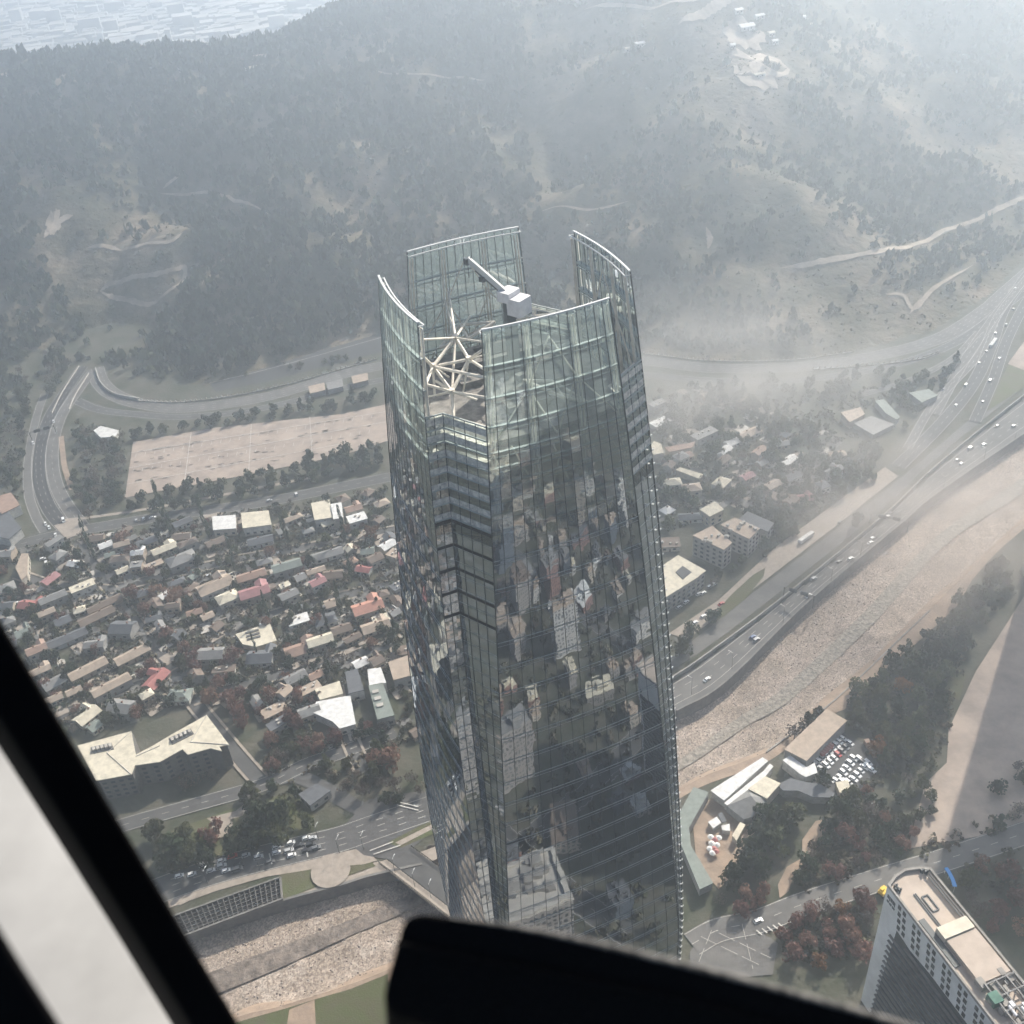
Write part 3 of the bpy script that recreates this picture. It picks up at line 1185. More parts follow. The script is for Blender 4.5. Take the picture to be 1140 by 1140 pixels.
tower = empty('glass_tower', TC, TROT)
tag(tower, 'very tall tapered mirror-glass skyscraper with four tall open glass screens at its crown', 'skyscraper')
us = [-1 + 2 * i / BAYS for i in range(BAYS + 1)]
z_low = [0] + [SEE_Z - FLOOR * k for k in range(58, -1, -1)]
z_up = [SEE_Z, 250, 254.15, 258.3, 262.5, 266.5, 270.5, 277, 284, 291.5, 300]
for k in range(4):
    grid_mesh('curtain_wall', lambda s, z: fpt(k, s, z), us, z_low, m_gwall, lambda s, z: ((s + 1) * BAYS / 2 + 40 * k, z / FLOOR), tower, True)
    scr = grid_mesh('glass_screen', lambda s, z: fpt(k, s, z), us, z_up, m_gscr, lambda s, z: ((s + 1) * BAYS / 2 + 40 * k, z / FLOOR), tower)
    # vertical mullions
    mb = MB()
    zz = np.linspace(300, 0, 37)
    for i, u in enumerate(us):
        w = .15 if 0 < i < BAYS else .5
        for z0, z1 in zip(zz[1:], zz[:-1]):
            mb.beam(fpt(k, u, z0, .02), fpt(k, u, z1, .02), w * (.7 if k == 3 else 1), .12 if k != 3 else .05)
    mb.build('mullion', m_mull, tower)
    mb = MB()
    for z in z_low[2::2]:
        for u0, u1 in zip(us[:-1:2], us[2::2]):
            mb.beam(fpt(k, u0, z, .03), fpt(k, u1, z, .03), .2, .16)
        if z > 30:
            for u0, u1 in zip(us[:-1:2], us[2::2]):
                mb.beam(fpt(k, u0, z - 1.15, .03), fpt(k, u1, z - 1.15, .03), .1, .08)
    mb.build('floor_fin', m_fin, tower)
    # crown: rim cap, maintenance rail, inner frame
    mb = MB()
    for u0, u1 in zip(us[:-1], us[1:]):
        mb.beam(fpt(k, u0, 300.15, -.15), fpt(k, u1, 300.15, -.15), .5, .3)
        mb.beam(fpt(k, u0, 299.2, -1.5), fpt(k, u1, 299.2, -1.5), .3, .3)
    for u in us[::2]:
        mb.beam(fpt(k, u, 299.2, -.1), fpt(k, u, 299.2, -1.5), .2, .2)
    mb.build('rim_rail', m_alum, tower)
    mb = MB()
    for z in z_up[1:-1]:
        for u0, u1 in zip(us[:-1], us[1:]):
            mb.beam(fpt(k, u0, z, -.45), fpt(k, u1, z, -.45), .7, .3)
            mb.beam(fpt(k, u0, z - 1.2, -.3), fpt(k, u1, z - 1.2, -.3), .2, .2)
    mb.build('crown_beam', m_fin, tower)
    mb = MB()
    for u in (-.93, -.36, .36, .93):
        for d in (0, .05):
            for z0, z1 in zip(z_up[:-1], z_up[1:]):
                mb.tube(fpt(k, u + d, z0, -1.1), fpt(k, u + d, min(z1, 298.5), -1.1), .24, 6)
    for z0, z1 in ((246, 258.3), (258.3, 270.5)):
        for u0, u1 in ((-.93, -.64), (-.64, -.36), (.36, .64), (.64, .93), (-.1, .1)):
            mb.tube(fpt(k, u0, z0, -1.6), fpt(k, u1, z1, -1.6), .22, 6)
            mb.tube(fpt(k, u1, z0, -1.8), fpt(k, u0, z1, -1.8), .22, 6)
    for u0, u1, za, zb in ((-.93, -.36, 271, 284), (-.36, 0, 284, 271), (0, .36, 271, 284), (.93, .36, 271, 284), (-.36, .0, 284, 295), (.36, 0, 284, 295)):
        mb.tube(fpt(k, u0, za, -1.2), fpt(k, u1, zb, -1.2), .2, 6)
    mb.build('crown_column', m_steel, tower)
    # corner recess
    ss = [0, .5, 1, 1.25, 1.5, 1.75, 2]
    zc = [0] + [NOTCH_Z - FLOOR / 3 * j for j in range(199, 14, -1)] + [SEE_Z]
    zc = sorted(set(round(z, 3) for z in zc if z >= 0 and z <= SEE_Z))
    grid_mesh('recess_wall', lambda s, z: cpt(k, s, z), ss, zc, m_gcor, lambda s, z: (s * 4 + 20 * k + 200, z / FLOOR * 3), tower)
    zc2 = [SEE_Z, 250, 254.15, 258.3, 262.5, 266.5, 270.5, 274, NOTCH_Z]
    grid_mesh('recess_screen', lambda s, z: cpt(k, s, z, .02), ss, zc2, m_gclr, lambda s, z: (s * 4 + 20 * k + 200, z / FLOOR), tower)
    mb = MB()
    for s in ss:
        for z0, z1 in zip(zz[1:], zz[:-1]):
            if z0 > NOTCH_Z:
                continue
            mb.beam(cpt(k, s, z0, .05), cpt(k, s, min(z1, NOTCH_Z), .05), .16 if s != 1 else .35, .18)
    mb.build('mullion', m_mull, tower)
    mb = MB()
    for z in [NOTCH_Z] + zc2[1:-1]:
        mb.beam(cpt(k, 0, z, .1), cpt(k, 1, z, .1), .35, .3)
        mb.beam(cpt(k, 1, z, .1), cpt(k, 2, z, .1), .35, .3)
    for z in z_low[2:]:
        mb.beam(cpt(k, 0, z, .05), cpt(k, 1, z, .05), .12, .12)
        mb.beam(cpt(k, 1, z, .05), cpt(k, 2, z, .05), .12, .1)
    mb.build('floor_fin', m_fin, tower)
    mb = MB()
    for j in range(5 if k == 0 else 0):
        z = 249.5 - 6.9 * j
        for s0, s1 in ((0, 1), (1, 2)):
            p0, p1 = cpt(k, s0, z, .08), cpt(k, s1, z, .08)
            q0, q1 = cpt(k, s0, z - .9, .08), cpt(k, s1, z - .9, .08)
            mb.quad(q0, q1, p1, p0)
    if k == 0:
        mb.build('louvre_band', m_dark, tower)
    for z in (276.9, 272.7, 268.4, 264.2, 260.0, 255.9, 251.7):
        mb = MB()
        for s0, s1 in ((0, 1), (1, 2)):
            mb.quad(cpt(k, s0, z - 1.7, .13), cpt(k, s1, z - 1.7, .13), cpt(k, s1, z, .13), cpt(k, s0, z, .13))
            mb.quad(cpt(k, s0, z, -.12), cpt(k, s1, z, -.12), cpt(k, s1, z, -1.6), cpt(k, s0, z, -1.6))
        mb.build('spandrel', m_span, tower)
    # little light brackets down the screen edges
    mb = MB()
    for j in range(62):
        z = 256 - 4.15 * j
        if z < 3:
            break
        for u in ((-1, 1) if k == 1 else (-1,)):
            if k in (0, 3):
                continue
            mb.beam(fpt(k, u, z, .1), fpt(k, u * .985, z, .75), .18, .5)
        if k in (0, 3):
            break
        mb.beam(cpt(k, 1.55, z - 1, .1), cpt(k, 1.55, z - 1, .8), .12, .9)
        mb.beam(cpt(k, 1.8, z - 2.4, .1), cpt(k, 1.8, z - 2.4, .7), .6, .12)
    if mb.v:
        mb.build('bracket', m_alum, tower)


def plan_poly(z, inset):
    P = []
    for k in range(4):
        a, b = ab(z)
        r = rec(z)
        for x, y in ((-a + inset, -b + .2), (-a + r + .2, -b + .3), (-b + .3, -a + inset + .2)):
            P.append(rot4(x, y, k))
        for u in (-.6, -.2, .2, .6):
            P.append(rot4(u * b, -(a - inset + 1.0 * (1 - u * u)), k))
    return P


# floors seen through the clear glass of the top storeys, roof deck, core
mb = MB()
for z in (245.8, 250, 254.1, 258.2, 262.5, 266.5):
    P = plan_poly(z, 5.5)
    mb.prism(P, z - .6, z)
mb.build('floor_slab', m_concl, tower)
mb = MB()
P = plan_poly(ROOF_Z, 5.0)
mb.prism(P, ROOF_Z - 1.2, ROOF_Z)
mb.build('roof_deck', m_roofg, tower)
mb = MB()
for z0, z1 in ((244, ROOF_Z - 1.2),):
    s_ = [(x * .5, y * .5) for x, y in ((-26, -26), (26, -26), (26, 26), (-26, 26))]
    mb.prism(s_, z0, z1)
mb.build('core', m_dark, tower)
mb = MB()
mb.box((2, 13, ROOF_Z + 1.9), (17, 9, 3.8))
mb.box((10, -3, ROOF_Z + 1.4), (8, 10, 2.8))
mb.box((-9, 6, ROOF_Z + .8), (6, 5, 1.6))
mb.box((-1, -12, ROOF_Z + 1.0), (11, 5, 2.0))
for x, y in ((-4, 2), (-1, 3), (3, 1), (-12, 14), (14, 14), (17, -10), (-3, -6), (6, -12), (16, 6)):
    mb.box((x, y, ROOF_Z + .8), (2.2, 1.6, 1.6), .3)
mb.build('plant_room', m_roofg, tower)
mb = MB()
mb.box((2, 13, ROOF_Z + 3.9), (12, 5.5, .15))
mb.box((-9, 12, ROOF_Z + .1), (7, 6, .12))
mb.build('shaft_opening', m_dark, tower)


def tl(x, y, z):
    """pixel at height z, in the tower's own axes"""
    p = at(x, y, z) - TC
    return Vector((math.cos(TROT) * p.x + math.sin(TROT) * p.y, -math.sin(TROT) * p.x + math.cos(TROT) * p.y, z))


def tf(x, y, k):
    """where the sight line meets the inner side of screen k, in the tower's axes"""
    best = None
    for z in np.arange(262, 299, .25):
        p = tl(x, y, float(z))
        a, b = ab(z)
        X, Y = rot4(p.x, p.y, (4 - k) % 4)
        e = abs(Y + a - 1.2)
        if best is None or e < best[0]:
            best = (e, p)
    return best[1]


# starburst of steel struts over the near corner
nA, nB, nC, nD = tl(507, 376, 286), tl(482, 408, 283.5), tl(522, 400, 283.5), tl(503, 436, 279.5)
mb = MB()
for p, q, r in ((nA, nB, .42), (nA, nC, .42), (nB, nC, .38), (nB, nD, .42), (nC, nD, .42), (nA, tf(495, 334, 2), .3), (nA, tf(499, 322, 2), .3), (nA, tf(523, 352, 2), .3),
                (nA, tf(471, 378, 3), .25), (nA, tf(540, 381, 0), .25), (nB, tf(468, 394, 3), .36), (nB, tf(473, 430, 3), .36), (nB, tf(543, 421, 0), .4),
                (nB, tl(484, 440, 277), .3), (nC, tf(537, 390, 0), .36), (nC, tf(541, 412, 0), .36), (nC, tl(545, 394, 284), .25), (nD, tf(474, 428, 3), .36), (nD, tf(543, 443, 0), .36), (nD, tl(485, 424, 281), .36),
                (nD, tl(476, 442, 278), .25), (nD, tl(505, 466, 276), .4), (nD, tl(531, 445, 277.5), .3), (nA, nD, .3), (nD, tl(486, 440, 276), .3), (nC, tl(515, 440, 274), .25), (nB, tl(500, 420, 280), .25)):
    mb.tube(p, q, r, 8)
mb.build('roof_truss', m_steel, tower)
for n in (nA, nB, nC, nD):
    mb = MB()
    mb.tube(n - Vector((0, 0, .7)), n + Vector((0, 0, .7)), .75, 8)
    mb.build('truss_node', m_steel, tower)
# the same struts over the other three corners
for k in (1, 2, 3):
    mb = MB()
    for p, q, r in ((nA, nB, .42), (nA, nC, .42), (nB, nC, .38), (nB, nD, .42), (nC, nD, .42), (nA, nD, .3)):
        a_, b_ = rot4(p.x, p.y, k), rot4(q.x, q.y, k)
        mb.tube((a_[0], a_[1], p.z - (4 if k == 3 else 8)), (b_[0], b_[1], q.z - (4 if k == 3 else 8)), r, 8)
    mb.build('roof_truss', m_steel, tower)
# window-cleaning crane: mast, two machine boxes and a long jib, standing on the roof
m_box = mat('white_box', (0.74, 0.73, 0.74), rough=0.5, noise=(0.6, 3), col2=(0.63, 0.62, 0.63))
m_jib = mat('grey_jib', (0.5, 0.51, 0.5), rough=0.5)
crane = empty('roof_crane', TC, TROT)
zb = 291.0
b1, b2, je = tl(566, 328, zb), tl(578, 341, zb - 2.5), tl(520, 288, 300.5)
mb = MB()
mb.box((b1.x, b1.y, (ROOF_Z + zb - 1.5) / 2), (2.6, 2.6, zb - 1.5 - ROOF_Z))
mb.box((b1.x, b1.y, ROOF_Z + .6), (5, 5, 1.2))
mb.build('mast', m_mull, crane)
mb = MB()
mb.box((b1.x, b1.y, zb), (4.6, 3.8, 2.6), .5)
mb.build('machine_box', m_box, crane)
mb = MB()
mb.box((b2.x, b2.y, zb - 2.2), (4.6, 4.2, 4.4), .5)
mb.build('counterweight', m_box, crane)
mb = MB()
d = (je - b1)
mb.beam(b1, je, 1.1, 1.2)
mb.build('jib', m_jib, crane)
mb = MB()
mb.beam(b1 + d * .25 + Vector((0, 0, -1)), b1 + d * .8 + Vector((0, 0, -1)), .4, .8)
mb.tube(je, je - Vector((0, 0, 5)), .12, 5)
mb.box((je.x, je.y, je.z - .6), (1.6, 1.2, 1.6), .4)
mb.box(tuple(b1 + d * .62 + Vector((0, 0, -1.6))), (2, 1.4, 1.2), .4)
mb.build('hoist', m_mull, crane)
mb = MB()
q0 = tl(592, 352, 288)
for e in (tl(618, 349, 288), tl(612, 354, 288), tl(575, 356, 286), tl(596, 346, 289)):
    mb.tube(q0, e, .28, 6)
mb.build('brace', m_steel, crane)
tag(crane, 'white window-cleaning crane with two machine boxes and a slanted jib on the skyscraper roof', 'crane')

# ------------------------------------------------------------------ hotel slab at lower right
hot = empty('hotel_block', (117.1, 206.1, 0))
tag(hot, 'grey hotel slab with tan flat roof, square windows and dark ribbed glass flank', 'hotel')
m_hw = mat('white_render', (0.78, 0.78, 0.76), noise=(0.12, 5), col2=(0.64, 0.64, 0.62))
m_hroof = mat('tan_roof', (0.50, 0.42, 0.35), noise=(0.25, 5), col2=(0.42, 0.35, 0.29))
m_win = mat('window_glass', (0.025, 0.03, 0.035), rough=0.12, spec=0.6)
m_ribg = mat('ribbed_glass', (0.05, 0.06, 0.07), rough=0.15, spec=0.7)
m_cream = mat('cream_roof', (0.68, 0.62, 0.5), noise=(0.3, 4), col2=(0.57, 0.51, 0.41))
HD = Vector((.287, -.958, 0)).normalized()      # along the long side
HN = Vector((-HD.y, HD.x, 0))                   # across, to the far side
HN = HN if HN.x > 0 else -HN
HZ, HL, HW = 75.0, 92.0, 17.6


def hp(s, w, z):
    p = HD * s + HN * w
    return Vector((p.x, p.y, z))


P = [hp(0, 0, 0), hp(-2.2, 4.4, 0), hp(-3.0, 9, 0), hp(-1.8, 14, 0), hp(0, HW, 0), hp(HL, HW, 0), hp(HL, 0, 0)]
mb = MB()
mb.prism([(p.x, p.y) for p in P], 0, HZ - 1.0)
mb.build('wall', m_hw, hot)
inn = [hp(.7, .7, 0), hp(-1.3, 4.7, 0), hp(-2.1, 9, 0), hp(-1.0, 13.6, 0), hp(.7, HW - .8, 0), hp(HL - .7, HW - .8, 0), hp(HL - .7, .7, 0)]
mb = MB()
mb.quad(*[Vector((p.x, p.y, HZ - .98)) for p in (inn if True else P)])
mb.build('roof', m_hroof, hot)
mb = MB()
for i in range(len(P)):
    j = (i + 1) % len(P)
    mb.quad(P[i] + Vector((0, 0, HZ - 1)), P[j] + Vector((0, 0, HZ - 1)), P[j] + Vector((0, 0, HZ + .25)), P[i] + Vector((0, 0, HZ + .25)))
    mb.quad(inn[j] + Vector((0, 0, HZ - 1)), inn[i] + Vector((0, 0, HZ - 1)), inn[i] + Vector((0, 0, HZ + .25)), inn[j] + Vector((0, 0, HZ + .25)))
    mb.quad(P[i] + Vector((0, 0, HZ + .25)), P[j] + Vector((0, 0, HZ + .25)), inn[j] + Vector((0, 0, HZ + .25)), inn[i] + Vector((0, 0, HZ + .25)))
mb.build('parapet', m_conc, hot)
# ribbed glass flank below the white top storeys
mb = MB()
mb.quad(hp(6.0, -.06, 0), hp(HL - 2, -.06, 0), hp(HL - 2, -.06, HZ - 14.6), hp(26, -.06, HZ - 14.6), hp(16, -.06, HZ - 16), hp(8.5, -.06, HZ - 15))
mb.build('ribbed_facade', m_ribg, hot)
mb = MB()
for j in range(18):
    z = HZ - 17.5 - 3.25 * j
    if z < 1:
        break
    mb.beam(hp(6.2 if j else 14, -.5, z), hp(HL - 2, -.5, z), .9, .28)
mb.build('balcony_ledge', m_concd, hot)
wm = MB()
wm.box((0, 0, 0), (1.5, .12, 2.2))
wmesh = wm.mesh('window', m_win)
ang = math.atan2(HD.y, HD.x)
k = 0
for r in range(4):
    for c in range(17):
        s = 7.4 + (c // 2) * 7.6 + (c % 2) * 2.6 + r * .5
        if s > HL - 4 or k >= 64:
            continue
        o = link('window', wmesh, hot)
        p = hp(s, -.03, HZ - 3.2 - r * 3.25)
        o.location = p
        o.rotation_euler = (0, 0, ang)
        k += 1
# dark block emblem near the top of the blank end strip
mb = MB()
for s, z, w, h in ((1.2, 4.6, .9, 1.6), (2.3, 4.9, .35, 2.2), (2.9, 4.6, .9, 1.6), (4.0, 4.6, .9, 1.7), (5.0, 4.9, .3, 2.2), (1.3, 7.1, 1.0, .9), (2.7, 7.1, 1.1, .9), (4.2, 7.1, 1.3, .9)):
    c = hp(s + w / 2, -.08, HZ - z)
    mb.box(c, (w, .16, h), ang)
mb.build('sign_lettering', m_mull, hot)
mb = MB()
c = hp(22.5, 9.6, HZ + .4)
mb.box(c, (4.4, 11.6, 2.6), ang)
mb.build('white_canopy', m_cream, hot)
mb = MB()
mb.box(hp(33, 9.9, HZ + .1), (16, 11.4, 2.1), ang)
mb.build('roof_box', m_hroof, hot)
mb = MB()
for w in (3.2, 3.9):
    mb.beam(hp(6, w + 3, HZ - .75), hp(19.5, w + 3, HZ - .75), .28, .3)
for a_, b_ in (((8, 8), (14, 8)), ((8, 10.3), (14, 10.3)), ((8, 8), (8, 10.3)), ((14, 8), (14, 10.3))):
    mb.beam(hp(*a_, HZ - .75), hp(*b_, HZ - .75), .4, .4)
mb.box(hp(24, 2.4, HZ - .6), (18, 2.2, .5), ang)
mb.build('roof_channel', m_mull, hot)
mb = MB()
for s, w in ((1.5, 2.2), (2.6, 1.7), (3.4, 2.4), (0, 14.2), (.9, 15.2)):
    mb.box(hp(s, w, HZ - .2), (1.0, .9, 1.6), ang + .4)
    mb.box(hp(s + .2, w + .3, HZ + .9), (.5, .5, .8), ang)
mb.build('antenna_base', m_mull, hot)
mb = MB()
for w in (5, 9, 13, 16):
    mb.beam(hp(41.5, w, HZ + 1.6), hp(70, w, HZ + 1.6), .45, .45)
for s in np.arange(42, 70, 4.6):
    mb.beam(hp(s, 5, HZ + 1.6), hp(s, 16, HZ + 1.6), .4, .4)
    for w in (5, 9, 13, 16):
        mb.beam(hp(s, w, HZ - 1), hp(s, w, HZ + 1.6), .3, .3)
mb.build('roof_frame', m_louv, hot)
mb = MB()
for i in range(60):
    s, w = random.uniform(40, 76), random.uniform(3, 16)
    mb.box(hp(s, w, HZ), (random.uniform(1, 3.5), random.uniform(1, 2.6), random.uniform(1.2, 2.6)), ang)
mb.build('roof_machine', m_conc, hot)
mb = MB()
for i in range(9):
    s, w = 50 + i * 1.7, 7 + (i * 3.3) % 8
    mb.tube(hp(s, w, HZ + 1.4), hp(s + 3.4, w, HZ + 1.4), .5, 8)
    mb.box(hp(s, w + 1.3, HZ + 1.0), (1.8, 1.2, 1.8), ang)
mb.build('duct', m_box, hot)
m_green = mat('green_cover', (0.12, 0.23, 0.18), noise=(0.5, 3))
mb = MB()
mb.box(hp(46.5, 5, HZ + .6), (3.6, 3.4, 3.0), ang)
mb.build('green_unit', m_green, hot)
mb = MB()
for w in (HW - 3.0, HW - 2.0):
    mb.beam(hp(2, w, HZ + .1), hp(HL - 3, w, HZ + .1), .35, .5)
mb.build('gantry_rail', m_concd, hot)

# ------------------------------------------------------------------ the helicopter the photograph is taken from
heli = empty('helicopter', (0, 0, CAM_H))
tag(heli, 'dark window pillar, white outer panel and black ledge of the helicopter around the viewpoint', 'helicopter')
m_blk = mat('black_trim', (0.0035, 0.0035, 0.004), rough=0.8, spec=0.06, noise=(60, 3), col2=(0.0025, 0.0025, 0.003))
m_blk2 = mat('black_ledge', (0.003, 0.003, 0.0035), rough=0.7, spec=0.08, bump=(420, 0.0012))
m_glint = mat('rim_glint', (0.16, 0.155, 0.145), rough=0.6, noise=(260, 4), col2=(0.03, 0.03, 0.03))  # pale speckle paints in the grazing light along the ledge edge
m_wht = mat('white_panel_paint', (0.32, 0.322, 0.318), rough=0.45, noise=(9, 4), col2=(0.26, 0.262, 0.258))


def cam_prism(name, poly, d, th, m, bev=0.0, tilt=None, sh=(0, 0)):
    """solid piece of the cabin: its near face outlined at distance d, th deep along the view"""
    mb = MB()
    front = []
    for i, (x, y) in enumerate(poly):
        dd = d if tilt is None else tilt(x, y)
        front.append(ray(x, y) * dd)
    back = [ray(x + sh[0], y + sh[1]) * ((d if tilt is None else tilt(x, y)) + th) for x, y in poly]
    n = len(poly)
    mb.v = [tuple(p) for p in front + back]
    mb.f = [tuple(range(n)), tuple(range(2 * n - 1, n - 1, -1))] + [(i, n + i, n + (i + 1) % n, (i + 1) % n) for i in range(n)]
    o = mb.build(name, m, heli)
    bpy.context.view_layer.update()
    me = o.data
    import bmesh
    bm = bmesh.new()
    bm.from_mesh(me)
    bmesh.ops.recalc_face_normals(bm, faces=bm.faces)
    bm.to_mesh(me)
    bm.free()
    if bev:
        b = o.modifiers.new('bevel', 'BEVEL')
        b.width = bev
        b.segments = 4
        b.limit_method = 'ANGLE'
        b.angle_limit = math.radians(25)
        for p in me.polygons:
            p.use_smooth = True
    return o


cam_prism('window_pillar', [(-40, 620), (0, 687), (45, 763), (110, 873), (180, 992), (268, 1141), (330, 1246), (276, 1246), (212, 1140), (150, 1038), (80, 926), (0, 800), (-40, 737)], .42, .05, m_blk, .003, None, (-16, 10))
cam_prism('outer_panel', [(-60, 700), (60, 860), (150, 1010), (260, 1180), (300, 1260), (150, 1330), (-20, 1300), (-160, 1120), (-220, 960)], .58, .03, m_wht, .004,
          lambda x, y: -.50 / ray(x, y).z, (0, 0))
cam_prism('door_seal', [(-120, 830), (-12, 1010), (28, 1076), (78, 1154), (116, 1214), (116, 1290), (-300, 1290), (-300, 830)], .30, .03, m_blk, .004, None, (-16, 10))
cam_prism('window_ledge', [(449, 1024), (462, 1016), (478, 1016), (600, 1034), (760, 1071), (900, 1108), (1020, 1143), (1110, 1176), (1090, 1260), (600, 1172), (500, 1146), (437, 1129), (427, 1113), (431, 1088)], .36, .06, m_blk2, .0026, None, (4, 55))
mb = MB()
pts = [(441, 1050), (600, 1080), (760, 1112), (900, 1150), (1080, 1205)]
for p, q in zip(pts[:-1], pts[1:]):
    mb.tube(ray(*p) * .3585, ray(*q) * .3585, .0007, 6)
mb.build('ledge_lip', m_blk2, heli)
mb = MB()
pts = smooth_line([ray(x, y + 2.5) * .3605 for x, y in ((500, 1019), (600, 1034), (760, 1071), (900, 1108), (1020, 1143), (1110, 1176))], 5)
for k, (p, q) in enumerate(zip(pts[:-1], pts[1:])):
    r0, r1 = .0004 + .0008 * min(1, k / 8), .0004 + .0008 * min(1, (k + 1) / 8)
    mb.tube(p, q, r0, 8, r1)
mb.build('ledge_glint', m_glint, heli)
#PART3
# ------------------------------------------------------------------ buildings
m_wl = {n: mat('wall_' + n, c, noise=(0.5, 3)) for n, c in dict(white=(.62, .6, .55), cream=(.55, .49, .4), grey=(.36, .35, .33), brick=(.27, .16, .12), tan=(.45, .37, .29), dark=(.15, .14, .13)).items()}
RC = dict(grey=(.26, .255, .245), brown=(.2, .155, .125), tan=(.43, .345, .27), cream=(.66, .6, .47), white=(.74, .73, .7), slate=(.13, .135, .145), pink=(.40, .2, .2),
          red=(.40, .16, .145), salmon=(.54, .28, .21), terracotta=(.36, .245, .19), green=(.24, .27, .24))
m_rf = {n: mat('roof_' + n, c, noise=(0.35, 5), col2=tuple(x * .72 for x in c), rough=.75) for n, c in RC.items()}
m_door = mat('door_wood', (.16, .09, .055))
OBST = []   # (x, y, radius)


def poly_block(name, pxs, h, roof, wall, label, cat='building', z0=0.0, nwin=0, clear=True, thick=.5, over=.4):
    """flat-roofed building whose roof outline is traced at roof height"""
    P = [at(x, y, z0 + h) for x, y in pxs]
    c = sum(P, Vector()) / len(P)
    e = empty(name, (c.x, c.y, z0))
    q = [(p.x - c.x, p.y - c.y) for p in P]
    mb = MB()
    inn = [(x * .97, y * .97) for x, y in q]
    mb.prism(inn, 0, h - thick)
    mb.build('wall', m_wl[wall], e)
    mb = MB()
    mb.prism(q, h - thick, h)
    r = mb.build('roof', m_rf[roof], e)
    if nwin:
        n = len(inn)
        floors = max(1, int((h - 1) / 3.2))
        cnt = 0
        for i in range(n):
            a, b = Vector((*inn[i], 0)), Vector((*inn[(i + 1) % n], 0))
            d = b - a
            L = d.length
            nr = Vector((d.y, -d.x, 0)).normalized()
            mid = (a + b) / 2
            if nr.dot(mid) < 0:
                nr = -nr
            if L < 5 or (nr + Vector((0, 0, 0))).dot(Vector((-c.x, -c.y, 0))) < 0:
                continue
            k = int(L / 4)
            for f in range(floors):
                for j in range(k):
                    if cnt >= nwin:
                        break
                    p = a + d * ((j + .5) / k) + nr * .05
                    w = MB()
                    w.box((0, 0, 0), (2.0, .12, 1.5))
                    if not hasattr(poly_block, 'wm'):
                        poly_block.wm = w.mesh('window', m_win)
                    o = link('window', poly_block.wm, e)
                    o.location = (p.x, p.y, 2 + f * 3.2)
                    o.rotation_euler = (0, 0, math.atan2(d.y, d.x))
                    cnt += 1
    tag(e, label, cat)
    if clear:
        OBST.append((c.x, c.y, max(math.hypot(x, y) for x, y in q)))
    return e, r, q


# office building with two wings, lower left
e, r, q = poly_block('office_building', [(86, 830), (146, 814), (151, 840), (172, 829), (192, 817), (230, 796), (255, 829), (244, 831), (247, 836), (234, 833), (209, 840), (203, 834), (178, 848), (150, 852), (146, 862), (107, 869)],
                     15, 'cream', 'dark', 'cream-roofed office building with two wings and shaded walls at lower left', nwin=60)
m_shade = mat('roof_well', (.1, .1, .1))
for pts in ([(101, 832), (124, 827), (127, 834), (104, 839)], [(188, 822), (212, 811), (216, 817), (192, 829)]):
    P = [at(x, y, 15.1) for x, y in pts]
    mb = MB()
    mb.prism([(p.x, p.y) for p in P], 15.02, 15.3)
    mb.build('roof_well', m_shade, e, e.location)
    mb = MB()
    for f in np.linspace(.1, .9, 5):
        mb.box(tuple(P[0].lerp(P[1], f).lerp(P[3].lerp(P[2], f), .5) + Vector((0, 0, .7))), (1.2, 2.2, 1.4), .4)
    mb.build('air_unit', m_concl, e, e.location)
mb = MB()
for p, q_ in (((119, 838), (146, 814)), ((119, 838), (146, 862)), ((212, 826), (230, 796)), ((212, 826), (254, 829)), ((151, 842), (178, 830))):
    mb.tube(at(*p, 15.1), at(*q_, 15.1), .25, 5)
mb.build('roof_seam', m_concl, e, e.location)
poly_block('flat_block', [(268, 571), (299, 568), (302, 584), (270, 588)], 7, 'cream', 'white', 'cream flat-roofed block under the lower edge of the big car park', nwin=8)
poly_block('flat_block', [(236, 575), (262, 573), (263, 588), (237, 590)], 6, 'white', 'cream', 'pale grey flat-roofed block on the cross street, left of the cream block', nwin=6)
poly_block('flat_block', [(346, 560), (367, 556), (370, 576), (350, 579)], 7, 'cream', 'white', 'cream flat-roofed block in the top row, left of a narrow white one', nwin=8)
poly_block('flat_block', [(368, 561), (380, 559), (382, 576), (371, 578)], 8, 'white', 'cream', 'narrow white flat-roofed block in the top row near the tower', nwin=6)
poly_block('large_flat_house', [(352, 781), (390, 774), (396, 806), (378, 811), (370, 803), (348, 793)], 6, 'white', 'white', 'big white flat-roofed house beside autumn trees, left of tower foot', nwin=8)
poly_block('large_flat_house', [(350, 767), (378, 758), (382, 772), (356, 779)], 6.5, 'cream', 'cream', 'cream house with hipped seams directly above the big white flat roof', nwin=6)
e, r, q = poly_block('long_house', [(410, 763), (426, 760), (439, 796), (420, 801)], 7, 'green', 'grey', 'long grey-green roofed block with skylights between white and tan roofs', nwin=8)
mb = MB()
for f in (.2, .45, .7):
    p = at(416 + 10 * f, 764 + 30 * f, 7.3)
    mb.box((p.x, p.y, 7.3), (3.5, 2.2, .9), .2)
mb.build('skylight', m_concl, e, e.location)
poly_block('large_flat_house', [(432, 737), (455, 729), (461, 751), (438, 757)], 7, 'tan', 'grey', 'tan flat-roofed house standing right at the tower edge', nwin=6)
poly_block('flat_block', [(384, 748), (398, 744), (405, 768), (388, 772)], 7, 'slate', 'white', 'dark slate flat block with white skylight, left of the white-framed terrace', nwin=6)
poly_block('flat_block', [(409, 745), (424, 743), (430, 760), (411, 763)], 7, 'white', 'white', 'white-framed roof terrace block above the long grey-green roof', nwin=4)
e, r, q = poly_block('court_house', [(262, 706), (300, 693), (308, 713), (285, 720), (270, 717)], 4, 'cream', 'cream', 'cream courtyard building with three dark roof slots beside the street')
mb = MB()
